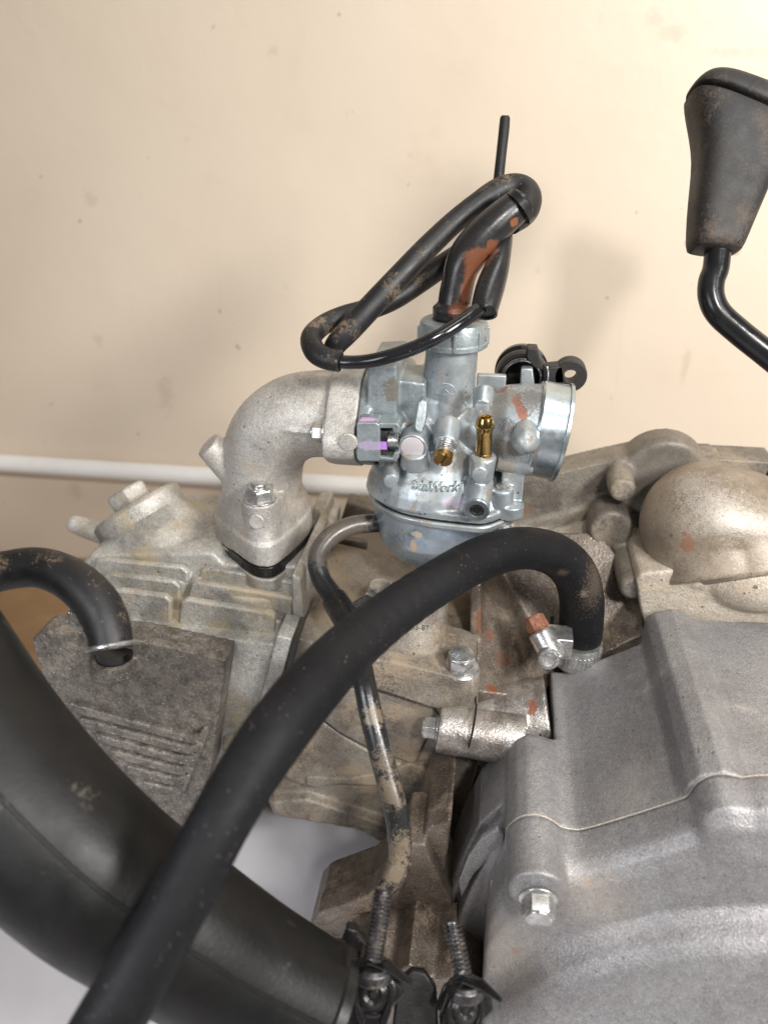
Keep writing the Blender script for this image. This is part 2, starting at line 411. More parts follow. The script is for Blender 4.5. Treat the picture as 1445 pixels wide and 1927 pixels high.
# inner half of the right-hand case (runs straight back from the seam)
top = [(20,-303),(20,-290),(24,-283),(29,-279.5),(35,-279.5),(40,-282),(44,-285),(50,-285.5),(56,-283),(75,-270.5),(90,-260),(93,-257),(95,-250),(99,-245),(104,-243),(112,-243.5),(122,-241),(160,-238),(210,-240),(232,-262),(240,-330),(240,-430)]
left = [(16,-430),(14.5,-360),(15.5,-325)]
outl = left + top
i = Solid()
flat = [(44,-330),(44,-285.5),(50,-285.5),(56,-283),(75,-270.5),(92,-259),(160,-256),(160,-330)]
i.prism([V((x,246,z)) for x, z in flat], (0, 109, 0))
i.prism([V((x,246,z)) for x, z in outl[:12] + [(44,-430)]], (0, 50, 0))
i.prism([V((x,246,z)) for x, z in [(91,-300),(91,-258),(92,-251),(96,-245),(104,-241.5),(111,-243),(117,-248),(160,-245),(210,-245),(210,-300)]], (0, 117, 0))
bo = [(44,-285),(30,-281),(21.6,-289),(8,-310),(0,-339),(-5,-365),(-7,-397),(-7,-430),(44,-430)]
i.prism([V((x,264,z)) for x, z in bo], (0, 36, 0))
i.prism([V((x+6,250,z-3)) for x, z in bo[1:-1]], (0, 16, 0))
inner = i.build('inner_case', M['cover'], ENG, voxel=1.2, smooth=6)
Solid().tube([Y(a,b,q) for a,b,q in ((1011,1310,343),(1014,1350,325),(1019,1392,306))], 0.4, 6).build('joint_seam', M['gasket'], inner)
pad([(862,1660),(880,1612),(905,1578),(935,1560),(948,1572),(944,1600),(915,1622),(890,1648),(868,1690)], 250.6, 3, 'raised_pad', inner, 'cover', 4, .6)

# outer cover: seam outline, bulging front with a stepped ring
cx, cz = 150, -430.5
dense = [q for q in spline(outl, 5)]
def ring(y, w, rc):
    R = []
    for x, z in dense:
        d = math.hypot(x-cx, z-cz); k = (d*(1-w) + min(d, rc)*w)/d
        R.append(V((cx+(x-cx)*k, y, cz+(z-cz)*k)))
    return R
o_ = Solid()
o_.rings([ring(*q) for q in ((246.2,0,170),(238,.02,170),(231,.10,170),(226,.35,167),(222,.65,162),(219.5,.9,156),(217.5,1,151),(213,1,147.5),(207,1,145),(203,1,141),(200,1,135),(198,1,126),(195,1,117),(191,1,110),(188,1,102),(187,1,85),(187,1,50))])
p = V((33, 0, -292.5))
o_.cyl(V((p.x,246,p.z)), V((p.x,217,p.z)), 12.8, 12.2)
o_.ball(V((50,234,-296)), (20, 12, 10))
outer = o_.build('outer_cover', M['cover'], ENG, voxel=1.1, smooth=8)
hexbolt(V((p.x+1,217.5,p.z-4)), (0.0,-1,-.12), 7.2, 7.5, 8.4, 1.5, parent=outer, phase=.5)
Q = [V((x,246.1,z)) for x, z in top[1:18]]
Solid().tube([V(q) for q in spline([tuple(q) for q in Q], 4)], 0.32, 6).build('joint_seam', M['ledge'], outer)
# crescent of casting flash at the seam
Solid().prism([Y(1297,1500,247), Y(1312,1478,247), Y(1340,1460,247), Y(1365,1462,247), Y(1392,1476,247), Y(1350,1492,247)], (0, -2.2, 0)).build('casting_flash', M['shiny'], outer, bevel=.5)
Solid().tube([Y(a,b,q) for a,b,q in ((925,1655,243),(922,1750,236),(918,1852,231))], 0.5, 6).build('casting_line', M['ledge'], outer)

f_ = Solid()
f_.yprism([(640,1850),(690,1822),(735,1835),(770,1815),(815,1842),(850,1838),(905,1880),(905,2010),(640,2010)], 222, 262)
f_.cyl(Y(790,1800,275), Y(800,1880,235), 9, 12)
f_.build('mount_foot', M['barrel_dark'], ENG, voxel=0.9, smooth=8)
# ------------------------------------------------------------------ intake manifold
MAN = thing('intake_manifold', (-125, 365, -231), 'sand-cast aluminium intake elbow bolted to the finned cylinder head', 'intake manifold')
m = Solid()
path = spline([(497,1010,379),(494,950,379),(493,900,378),(498,850,375),(518,812,371),(556,786,370),(600,779,370),(650,782,370)], 8)
pts = [Y(a,b,q) for a,b,q in path]
m.tube(pts, [22.5 + (3.5*(1-i/8.) if i < 8 else 0) for i in range(len(pts))], 40)
fz = -221.5
mout = [Z(408,1012,fz), Z(412,985,fz), Z(450,955,fz), Z(520,930,fz), Z(565,945,fz), Z(587,975,fz), Z(585,1000,fz), Z(560,1030,fz), Z(522,1062,fz), Z(497,1068,fz), Z(470,1060,fz), Z(430,1030,fz)]
mout = [V(q) for q in spline([tuple(q) for q in mout + mout[:1]], 5)][:-1]
cxm, cym = -122, 372
m.prism(mout, (0,0,13))
m.rings([[V((q.x+(cxm-q.x)*k_, q.y+(cym-q.y)*k_, q.z+12+h_)) for q in mout] for k_, h_ in ((.04,0),(.10,8),(.22,17),(.35,26))])
nb = Y(490, 938, 352)
fb = V((nb.x, nb.y, fz))
m.cyl(V((nb.x+0.5, nb.y+1, fz)), nb, 11.0, 9.6)
m.cyl(V((nb.x, nb.y+7, fz)), nb+V((0,7,0)), 13, 11)
bb = V((nb.x, 400, nb.z)); m.cyl(V((bb.x, 395, fz)), V((bb.x, 392, nb.z)), 10, 9)
m.cyl(Y(440,878,372), Y(391,836,368), 10.8, 7.6)
# outlet flange
zc = Y(650,782,370).z
xf0, xf1 = Y(632,780,370).x, Y(690,780,370).x - 0.4
def oval(x, r1, r2, ya, za, yb, zb_, n=40):
    """outline of a two-eared flange in the plane x"""
    C = [((370, zc), r1), ((ya, za), r2), ((yb, zb_), r2)]
    out = []
    for k in range(n):
        a = 2*pi*k/n; d = (cos(a), sin(a))
        out.append((max(cy*d[0]+c2*d[1]+r for (cy,c2), r in C), d))
    # support function -> points (numeric)
    P = []
    for k in range(n):
        h0, d0 = out[k]; h1, d1 = out[(k+1) % n]
        det = d0[0]*d1[1]-d0[1]*d1[0]
        P.append(V((x, (h0*d1[1]-h1*d0[1])/det, (d0[0]*h1-d1[0]*h0)/det)))
    return P
ey, ez = 342.5, Y(655,832,342.5).z
m.prism(oval(xf0, 25.5, 9.0, ey, ez, 397, zc+10), (xf1-xf0, 0, 0))
m.ball(Y(505,815,359), (8, 8, 16)); m.ball(Y(570,806,352), (16, 6, 2.2))
man = m.build('elbow_casting', M['cast'], MAN, voxel=0.75, smooth=9)
Solid().prism([q+V((0,0,-7.0)) for q in mout], (0,0,6.6)).build('gasket', M['gasket'], MAN, bevel=.6)
Solid().prism([V((MAN.location.x/S+(q.x-MAN.location.x/S)*1.03, 366+(q.y-366)*1.03, q.z-7.4)) for q in mout], (0,0,-14)).build('port_pad', M['head'], head, bevel=1.0)
hexbolt(nb + V((0,0,-0.6)), (0,0,1), 7.7, 6.2, 9.0, 1.6, 'nut', 'steel', MAN, phase=.1, stud=True)
hexbolt(V((xf0+.5, ey, Y(628,815,ey).z)), (-1,0,0), 5.2, 5.2, 6.2, 1.4, 'bolt', 'steel', MAN, phase=.3)
fp = Y(655,832,ey-9.4); Solid().lathe(fp+V((0,.8,0)), fp+V((0,-.5,-.1)), [(0,4.6),(.9,4.6),(1.2,4.2)], 28).build('casting_mark', M['cast'], MAN)
fp = Y(483,982,nb.y-11.0); Solid().lathe(fp+V((0,.8,0)), fp+V((0,-.6,.1)), [(0,4.2),(1.0,4.2),(1.3,3.8)], 28).build('casting_mark', M['cast'], MAN)

# ------------------------------------------------------------------ carburettor
CA = thing('carburettor', (-22, 372, -225), 'small zinc carburettor with brass nipple and rounded float bowl, bolted to the intake elbow', 'carburettor')
AX = -22.0; AY = 371.0
s = Solid()
# slide tower
s.cyl(V((AX+1.5, AY, -104)), V((AX-0.5, AY, -158)), 12.7, 13.8)
# throat along x
bz0, bz1 = Y(760,800,370).z, Y(1012,808,370).z
s.lathe(V((-46,370,bz0)), V((27,370,bz1)), [(0,17),(6,15.5),(20,14.5),(38,15),(47,18),(54,22),(60,22.6),(73,22.8)], 48)
s.ball(V((AX,374,-152)), (17, 17, 15))
s.cyl(V((AX-0.5, AY, -130)), V((AX-0.5, AY, -156)), 13.3, 18)
# neck between throat and bowl
s.rings([[V((AX-4+rx*cos(2*pi*i/40), 370+ry*sin(2*pi*i/40), z)) for i in range(40)] for z, rx, ry in ((-141,15,14),(-150,21,20),(-160,27,24.5),(-168,33,29),(-175,36,31.5),(-181,37.5,33))])
# flange on the bowl joint (plan outline)
rz = -183.6
plan = [(-61.5,372),(-60.5,364),(-56,355),(-50,348),(-41,341.5),(-30,338),(-20,336.5),(-8,335.5),(-1,335.5),(4,338),(11,345),(16.5,352),(18.5,358),(19,366),(17,378),(12,392),(0,402),(-20,407),(-42,403),(-55,393),(-60.5,382)]
pl = [tuple(q) for q in spline(plan+[plan[0]], 4)][:-1]
def slab(z0, z1, g0=0.0, g1=0.0, c=(-22,371)):
    def rr(z, g): return [V((x+(x-c[0])/math.hypot(x-c[0],y-c[1])*g, y+(y-c[1])/math.hypot(x-c[0],y-c[1])*g, z)) for x, y in pl]
    return [rr(z0, g0), rr(z1, g1)]
s.rings(slab(rz+4.2, rz, -0.4, 0))
s.rings([slab(rz+10, rz, -7, -3)[0], slab(rz+4, rz, -3, -3)[0]])
# side arm under the throat towards the mouth
s.cyl(Y(935,862,356), Y(1003,872,356), 6.5, 6.5)
s.box((8, 352, -181), (19, 372, -163))
# bosses (far end inside the body)
def peg(px, py, y, r, L=14, d=(0,1,0.25), tip=0.0):
    p = Y(px, py, y); q = p + V(d).normalized()*L; s.cyl(p, q, r, r*1.12, rnd=min(1.0, r*.2)); return p
peg(907, 766, 347.5, 4.6, 10, (0.02,1,0.75))
peg(735, 905, 338.5, 3.9, 12, (0,1,0.55))
peg(902, 894, 333.8, 4.4, 12, (0,1,0.35))
peg(896, 958, 331.5, 6.3, 18, (0.03,1,0.42))
peg(776, 842, 338.0, 7.0, 22, (0.02,1,-0.12)); s.cyl(Y(780,846,340), Y(782,872,343), 6.8, 7.6)
peg(838, 838, 340, 5.9, 14, (0.02,1,0.55))
# nipple socket: vertical
nb0 = Y(909, 856, 343)
s.cyl(V((nb0.x, nb0.y, nb0.z)), V((nb0.x-.5, nb0.y+1, nb0.z-13)), 6.5, 6.0, rnd=.8)
# screw ear right
e0 = Y(945, 917, 349)
s.cyl(e0, V((e0.x, e0.y, rz+1)), 5.6, 6.6, rnd=1)
s.cyl(V((13,349,rz+6)), V((13,349,rz-1)), 7.0)
# top rail right of tower
s.box((-8, 384, -132), (7, 388, -123))
s.cyl(V((-56,370,bz0-1)), V((-44,370,bz0)), 21, 19)
body = s.build('carburettor_body', M['zinc'], CA, voxel=0.55, smooth=8)

# acorn-shaped plug beside the mouth
p = Y(988, 836, 341); d = V((0.0, -1, -0.18)).normalized()
Solid().lathe(p + V((0,12,2)), p + V((0,12,2)) + d*17, [(0,7.0),(9,6.7),(11,6.2),(13,4.8),(14.8,2.6),(16,0.6)], 36).build('plug', M['zinc'], body)
# dowel marks
for px, py, y, r in ((907,768,346.3,3.6),(735,906,337.4,3.4),(902,894,333.2,3.6)):
    q = Y(px, py, y); Solid().cyl(q+V((0,1.6,.0)), q+V((0,-.5,.1)), r, r*.97, rnd=.3).build('round_boss_face', M['zinc'], body)

# mouth ring
A_, B_ = Y(1004,805,370), Y(1068,817,370); dd = (B_-A_).normalized()
s = Solid(); s.lathe(A_-dd*0.5, B_+dd*1, [(-.5,22.2),(0,23.4),(1,23.9),(12.2,24.1),(12.9,24.2),(13.3,25.0),(14.9,25.1),(15.2,24.4),(15.2,22.2),(12,21.2),(2,21),(2,2)], 96)
s.build('air_horn', M['zinc_clean'], CA, angle=25)

# tower cap with lugs
ct = -91.8; cb = -105.2
s = Solid(); cx_ = AX+1.8
s.lathe(V((cx_,AY,ct)), V((cx_,AY,cb)), [(0,7),(0.1,14.6),(0.7,15.8),(1.8,16.4),(9.5,16.4),(10.2,16.9),(12.2,16.9),(12.9,15.9),(13.0,13)], 72)
cap = s.build('cap', M['flangezinc'], CA, angle=30)
for a in range(8):
    t_ = radians(-84 + a*45); u_ = V((cos(t_), sin(t_), 0)); w_ = V((-sin(t_), cos(t_), 0)); c0 = V((cx_, AY, 0))
    q = [c0+u_*16.0-w_*1.1, c0+u_*17.5-w_*0.8, c0+u_*17.5+w_*0.8, c0+u_*16.0+w_*1.1]
    Solid().prism([x+V((0,0,cb+1.5)) for x in q], (0,0,8.5)).build('lug', M['flangezinc'], cap, bevel=.35)

# rubber seal line + float bowl
Solid().rings(slab(rz-0.1, rz-1.1, -0.9, -0.9)).build('bowl_gasket', M['gasket'], CA)
s = Solid()
s.rings(slab(rz-4.4, rz-6.0, -1.5, -4.0))
bc = (-26, 371)
s.rings([[V((bc[0]+rx*cos(2*pi*i/64), bc[1]+ry*sin(2*pi*i/64), z)) for i in range(64)] for z, rx, ry in
         ((rz-3,33.5,33),(rz-12,33.2,32.8),(rz-22,31.8,31.2),(rz-29,29.0,28.5),(rz-35,24.5,24),(rz-39,19,18.5),(rz-41.5,12,12),(rz-42.5,4,4))])
Solid().rings(slab(rz-1.2, rz-5.0, 0.9, 0.4)).build('bowl_flange', M['zinc'], CA, bevel=1.1)
bowl = s.build('float_bowl', M['bowl'], CA, voxel=0.7, smooth=7)
q = V((11, 349.5, rz-5))
Solid().lathe(q, q+V((0,0,-5.5)), [(0,4.0),(1.2,5.2),(2.0,5.2),(2.4,4.4),(3.2,4.8),(4.4,4.3),(5.2,2.4)], 28).build('bowl_screw', M['steel'], CA)
q = e0+V((0,-.3,.2))
Solid().lathe(q, q+V((0,0,2.2)), [(0,3.2),(1.4,3.1),(1.9,2.3),(2.0,.5)], 24).build('screw', M['steel'], CA)

# brass fuel nipple
s = Solid(); q = nb0 + V((0,0,-.4)); L = 1.0
s.lathe(q, q+V((-0.2,0.3,20)), [(0,4.1),(1.4,4.1),(1.6,3.75),(12.0,3.75),(13.6,4.0),(14.8,4.65),(15.6,4.7),(18.6,3.9),(19.4,3.6),(19.8,3.0),(19.5,2.2),(18,1.9),(10,1.9)], 36)
s.build('fuel_nipple', M['brass'], CA, angle=28)
q2 = q+V((-0.2,0.3,20))
# idle screw: spring and slotted brass head
p = Y(834, 859, 333.5); d = V((-0.04,-0.86,-0.50)).normalized()
s = Solid(); A_ = p - d*9
hx = []
dv, u1, w1 = frame(d)
for i in range(0, 6*20+1):
    a = 2*pi*i/20; hx.append(A_ + d*(0.4 + 8.0*i/120) + u1*(4.0*cos(a)) + w1*(4.0*sin(a)))
s.tube(hx, 0.55, 8); s.build('spring', M['steel'], CA)
Solid().cyl(A_-d*6, A_+d*9, 3.0).build('screw_shank', M['brass_dull'], CA)
s = Solid(); sd = V((0.35,-0.35,0.85)); sd = (sd - d*sd.dot(d)).normalized(); sn = d.cross(sd)
s.lathe(p-d*1.6, p+d*2.1, [(0,4.2),(.4,4.6),(2.6,4.6),(2.9,4.3)], 36)
for sg in (-1, 1):
    half = []
    for k in range(19):
        a = pi*k/18; half.append(p + d*1.2 + sn*sg*(0.55 + 3.95*sin(a)) + sd*(4.4*cos(a)))
    s.prism(half, d*1.3)
s.build('idle_screw_head', M['brass_dull'], CA, angle=30)
# white disc in its ring
p = Y(776, 841, 337.3); d = V((0,-1,-.12)).normalized()
Solid().lathe(p+V((0,.5,0)), p+d*1.0, [(0,6.9),(1.2,6.8),(1.5,6.4),(1.45,5.9),(0.3,5.8)], 44).build('plug_ring', M['zinc'], CA)
Solid().lathe(p+V((0,.4,0)), p+d*1.0, [(0,5.6),(1.1,5.6),(1.35,5.2)], 44).build('white_plug', M['white'], CA)
# hollow screw hole
p = Y(897, 959, 330.4); d = V((-0.03,-1,-0.08)).normalized()
s = Solid(); s.lathe(p-d*1.5, p+d*1.3, [(0,5.9),(2.0,6.2),(2.7,5.7),(2.8,3.6),(2.2,3.3),(.6,3.2)], 40); s.build('drain_collar', M['zinc_clean'], CA, angle=28)
Solid().lathe(p-d*1.4, p+d*1.1, [(0,3.2),(2.2,3.2),(2.3,2.7),(1.2,2.5)], 6).build('drain_screw', M['steel_dark'], CA)
# stop tab left of the tower
Solid().prism([Y(787,757,345), Y(793,753,345), Y(803,757,345), Y(801,790,342), Y(794,815,339), Y(782,810,339), Y(780,800,340)], (0.6, 4, 1)).build('stop_tab', M['flangezinc'], CA, bevel=.5)

# carburettor flange next to the elbow and choke block
s = Solid()
xq0, xq1 = xf1+0.3, Y(722,780,370).x
s.prism(oval(xq0, 24.8, 8.6, ey+1, ez, 397, zc+10), (xq1-xq0-3, 0, 0))
s.yprism([(692,690),(745,688),(746,780),(758,795),(745,835),(715,870),(690,870)], 348, 392)
s.yprism([(745,715),(800,722),(800,840),(760,850),(745,840)], 356, 385)
s.build('mounting_flange', M['flangezinc'], CA, voxel=0.7, smooth=5)
s = Solid()
s.yprism([(671,798),(676,795),(708,796),(714,800),(715,864),(712,868),(676,868),(671,863)], 333, 345)
s.yprism([(712,796),(748,797),(752,804),(752,815),(741,815),(738,806),(712,806)], 334, 346)
s.yprism([(712,866),(712,859),(738,862),(742,852),(752,850),(750,862),(745,868)], 334, 346)
s.box((Y(712,800,345).x, 343, Y(712,866,345).z), (Y(750,800,345).x, 350, Y(712,798,345).z))
s.build('flange_ear', M['flangezinc'], CA, bevel=.5)
hx = []; a0 = Y(731,829,338); a1 = Y(750,829,338)
for i in range(5*18+1):
    a = 2*pi*i/18; hx.append(a0 + (a1-a0)*(i/90) + V((0, 2.9*cos(a), 2.9*sin(a))))
Solid().tube(hx, 0.6, 8).build('spring', M['steel'], CA)
Solid().cyl(a0-V((4,0,0)), a1, 1.7).build('screw_shank', M['steel_dark'], CA)
Solid().yprism([(715,812),(728,812),(729,858),(716,857)], 336, 343).build('retaining_nut', M['steel_dark'], CA, bevel=.3)
Solid().yprism([(715,832),(728,832),(728,846),(715,846)], 335.2, 335.9).build('paint_dab', M['purple'], CA)
Solid().yprism([(745,700),(752,684),(772,686),(779,694),(777,715),(745,718)], 384, 396).build('choke_housing', M['flangezinc'], CA, bevel=1.2)
Solid().yprism([(784,700),(800,690),(805,725),(782,722)], 384, 394).build('rear_lug', M['flangezinc'], CA, bevel=1.0)
Solid().cyl(Y(926,708,392), Y(926,728,392), 3.6, 3.6, rnd=.5).build('rear_screw', M['steel'], CA)

# ---- raised writing and marks on the castings
def text(body, name, mat, parent, mapf, size, ex=0.25, shear=0.0, bold=0.0):
    """flat lettering laid on a surface: mapf(u, v) -> (place mm, normal)"""
    cu = bpy.data.curves.new('t', 'FONT'); cu.body = body; cu.size = 1.0; cu.shear = shear; cu.align_x = 'CENTER'; cu.offset = bold
    cu.resolution_u = 3
    tmp = bpy.data.objects.new('t', cu); scene.collection.objects.link(tmp)
    me = bpy.data.meshes.new_from_object(tmp.evaluated_get(bpy.context.evaluated_depsgraph_get()))
    bpy.data.objects.remove(tmp); bm = bmesh.new(); bm.from_mesh(me)
    bmesh.ops.subdivide_edges(bm, edges=[e for e in bm.edges if e.calc_length() > 0.25], cuts=2)
    bmesh.ops.triangulate(bm, faces=bm.faces)
    base = list(bm.faces); r = bmesh.ops.extrude_face_region(bm, geom=base)
    top_ = {v for v in r['geom'] if isinstance(v, bmesh.types.BMVert)}
    org = origin_of(parent)
    for v in bm.verts:
        p, n = mapf(v.co.x*size, v.co.y*size); n = V((0, -.88, .47)); p = V(p) + n*(ex if v in top_ else -0.6)
        v.co = V(W(p)) - org
    bmesh.ops.recalc_face_normals(bm, faces=bm.faces); bm.to_mesh(me); bm.free()
    me.materials.clear(); me.materials.append(mat); me.name = name
    o = bpy.data.objects.new(name, me); scene.collection.objects.link(o); o.parent = parent; return o
def bvh(obj):
    from mathutils.bvhtree import BVHTree
    dg = bpy.context.evaluated_depsgraph_get(); ev = obj.evaluated_get(dg); me = ev.to_mesh()
    off = V((0,0,0)); o = obj.parent
    while o is not None: off += V(o.location); o = o.parent
    t = BVHTree.FromPolygons([v.co + off for v in me.vertices], [tuple(p.vertices) for p in me.polygons]); ev.to_mesh_clear(); return t
def on_surface(tree, y0):
    """lays lettering on a casting: starts on the plane y0 - 30 and goes straight back to the metal"""
    def f(p):
        a = V(W((p[0], y0-40, p[2]))); h_ = tree.ray_cast(a, V((0,1,0)))
        if h_[0] is None: return V(p), V((0,-1,0))
        q = h_[0]/S; return V((q.x, q.y, q.z-CAMZ)), h_[1]
    return f
bt = bvh(body); os_ = on_surface(bt, 340)
GR = {}
for iu in range(17):
    for iv in range(6):
        u_, v_ = -56 + iu*7, -8 + iv*6
        GR[iu, iv] = os_(Y(819 + u_, 926 + 0.06*u_ - v_, 340.0))[0]
def sunmap(u, v):
    a, b2 = min(max((u+56)/7, 0), 15.999), min(max((v+8)/6, 0), 4.999)
    i0, j0 = int(a), int(b2); a -= i0; b2 -= j0
    p = (GR[i0,j0]*(1-a) + GR[i0+1,j0]*a)*(1-b2) + (GR[i0,j0+1]*(1-a) + GR[i0+1,j0+1]*a)*b2
    return p, V((0,-1,0))
text('SunWorld', 'lettering', M['flangezinc'], CA, sunmap, 22.5, ex=1.0, shear=0.30, bold=0.02)
bt2 = bvh(tens)
def stamp(u, v):
    p = Y(790 + u, 1186 + 0.08*u - v, 300.0); h_ = bt2.ray_cast(V(W(p)), V((0,1,0)))
    return (V((h_[0].x/S, h_[0].y/S, h_[0].z/S-CAMZ)), h_[1]) if h_[0] else (p, V((0,-1,0)))
text('03-87', 'stamped_number', M['ink'], tens, stamp, 15.0, ex=0.15)
def mark(pts, name, y=352, r=0.36, closed=True, tree=os_):
    q = pts + ([pts[0]] if closed else [])
    P = []
    for (a, b2), (c2, d2) in zip(q[:-1], q[1:]):
        n_ = max(1, int(math.hypot(c2-a, d2-b2)/3))
        for k in range(n_): P.append((a+(c2-a)*k/n_, b2+(d2-b2)*k/n_))
    P.append(q[-1]); P = [tree(Y(a, b2, y))[0] for a, b2 in P]
    Solid().tube(P, r, 6).build(name, M['zinc'], CA)
arc = [(838 + 18*cos(pi*(1-k/12)), 741 - 18*sin(pi*(1-k/12))) for k in range(13)]
mark(arc + [(856,745),(820,745)], 'emblem_arch', 357)
mark([(822,743),(832,742),(838,735),(845,742),(855,743)], 'emblem_chevron', 357, closed=False)
fl = Y(705, 760, 348)
text('85-18F', 'casting_number', M['flangezinc'], CA, lambda u, v: (Y(712 - v, 745 - u, 348.0), V((0,-1,0))), 17.0, ex=0.2)

# ------------------------------------------------------------------ black bracket ring and lug behind the mouth of the carburettor
BR = thing('rubber_clamp', Y(985,725,402), 'black plastic ring clamp with a holed ear, standing behind the mouth of the carburettor', 'clamp')
c0 = Y(981, 702, 402)
def arcpts(r, a0, a1, y=402, n=28): return [V((c0.x + r*cos(radians(a0+(a1-a0)*k/n)), y, c0.z + r*sin(radians(a0+(a1-a0)*k/n)))) for k in range(n+1)]
s = Solid()
s.lathe(V((c0.x,394,c0.z)), V((c0.x,412,c0.z)), [(0,9.6),(0,12.6),(2,13.6),(4,13.9),(5,12.8),(10,12.9),(11,14.2),(15,14.0),(17,12.8),(18,9.6),(9,9.3),(0,9.6)], 56)
s.build('ring', M['blackmetal'], BR, angle=30)
Solid().cyl(V((c0.x,406,c0.z)), V((c0.x,411,c0.z)), 12.4, 12.4).build('rear_disc', M['plastic'], BR)
for yy, rr in ((392.8,10.4),(391.8,9.7)):
    Solid().tube(arcpts(rr, -20, 200, yy), 0.6, 8).build('metal_band', M['steel_dark'], BR)
Solid().prism([Y(992,656,391), Y(1011,657,391), Y(1024,700,391), Y(1003,690,391), Y(991,675,391)], (0,10,0)).build('tab', M['plastic'], BR, bevel=.6)
Solid().yprism([(980,694),(1002,694),(1006,728),(978,728)], 388, 394).build('inner_post', M['zinc'], BR, bevel=.8)
Solid().yprism([(1022,692),(1060,688),(1064,722),(1022,726)], 390, 400).build('arm', M['plastic'], BR, bevel=1)
p = Y(1073, 709, 390)
s = Solid(); s.lathe(V((p.x,390,p.z)), V((p.x,400,p.z)), [(0,3.6),(0,7.6),(.8,8.4),(4,8.4),(4.6,7.6),(5.4,8.4),(9,8.4),(10,7.6),(10,3.6),(0,3.6)], 48)
s.v = s.v; s.build('holed_ear', M['plastic'], BR, angle=30)
Solid().tube([Y(1029,690,389), Y(1031,700,388.5), Y(1030,722,389)], 0.5, 8).build('wire_pin', M['steel'], BR)

# ------------------------------------------------------------------ throttle cable, boot and breather tubes over the carburettor
TC = thing('throttle_cable_boot', (AX+3, AY, ct), 'bent black rubber boot with a rust-red smear, rising from the carburettor cap', 'rubber boot')
P = [(851,600,372,64),(852,590,372,62),(856,560,370,62),(862,530,368,62),(868,505,366,65),(882,478,364,71),(905,450,362,72),(935,420,360,68),(962,397,359,64),(978,385,359,60),(984,380,359,56)]
pts, rad = hose(P, 6); Solid().tube(pts, rad, 32).build('boot', M['boot'], TC)
s = Solid(); b0 = Y(850,606,AY); b1 = Y(851,572,AY-1)
L = (b1-b0).length
s.lathe(b0, b1, [(0,8.4),(.4,9.2),(2.2,9.3),(2.7,8.5),(3.4,9.1),(4.6,9.4),(7.2,9.3),(8.2,8.2),(9,7.5)], 40)
s.build('boot_collar', M['boot'], TC)
q = D(884,606,372); Solid().ball(Y(884,606,372), (6.5,4.5,2.6)).build('sealant_smear', M['rustbolt'], TC)
p, r_ = hose([(974,393,357.5,70),(984,384,357,71)], 4)
Solid().tube(p, r_, 32).build('boot_lip', M['boot'], TC)

SA = thing('cable_sheath', Y(990,365,372), 'dusty thick black sheath looping over from the boot down to the elbow', 'cable sheath')
P = [(960,420,364,44),(985,400,368,50),(993,378,372,52),(986,360,375,52),(965,353,376,50),(935,360,375,46),(895,386,373,42),(850,422,371,42),(800,470,369,44),(750,522,367,45),(700,575,366,46),(660,618,366,46),(635,645,368,42),(625,662,372,36),(632,672,380,30)]
pts, rad = hose(P, 7); Solid().tube(pts, rad, 24).build('sheath', M['rubber_dusty'], SA)

SB = thing('breather_tube', Y(590,640,370), 'black rubber tube curling round at the elbow, a glossy thinner tube in its mouth', 'breather tube')
P = [(925,440,392,34),(880,468,391,38),(835,498,389,42),(790,530,386,42),(740,562,382,42),(690,583,378,40),(645,595,374,38),(608,612,369,38),(586,635,363,40),(592,660,357,42),(612,674,354,42),(640,680,352.5,41)]
pts, rad = hose(P, 7); Solid().tube(pts, rad, 24).build('outer_sleeve', M['rubber_dusty'], SB)
e = pts[-1]; ed = (pts[-1]-pts[-3]).normalized(); er = rad[-1]
Solid().lathe(e-ed*2, e+ed*.4, [(0,er*.98),(2.0,er*1.03),(2.3,er*.95),(2.2,er*.80),(0.2,er*.78)], 32).build('sleeve_mouth', M['boot'], SB)
P = [(622,678,354,24),(650,682,352,26),(690,680,350,26),(735,670,347,27),(785,652,345,27),(830,630,345,27),(865,608,347,27),(888,591,350,27),(908,574,354,26),(918,545,357,22)]
pts, rad = hose(P, 7); Solid().tube(pts, rad, 22).build('inner_tube', M['gloss'], SB)
P = [(911,587,354,50),(914,570,355,53),(923,538,357,54),(934,505,359,47),(945,472,362,34),(952,445,366,25),(952,410,372,20),(946,360,380,19)]
pts, rad = hose(P, 7); Solid().tube(pts, rad, 26).build('funnel_sleeve', M['boot'], SB)
e = pts[0]; ed = (pts[0]-pts[2]).normalized(); er = rad[0]
Solid().lathe(e-ed*1.2, e+ed*1.2, [(0,er*.98),(1.2,er*1.03),(2.2,er*1.0),(2.3,er*.9),(2.0,er*.84),(0,er*.82)], 32).build('funnel_mouth', M['gloss'], SB)

TR = thing('vent_tube', Y(940,345,385), 'thin straight black tube standing upright behind the top of the looped sheath', 'tube')
P = [(930,420,384,20),(932,390,384,20),(937,345,384,20),(943,290,384,19.5),(948,245,384,20),(950,222,384,19)]
pts, rad = hose(P, 6); pts.append(pts[-1]+V((0,0,1.2))); rad.append(rad[-1]*.7)
Solid().tube(pts, rad, 20).build('upright_tube', M['rubber_dusty'], TR)

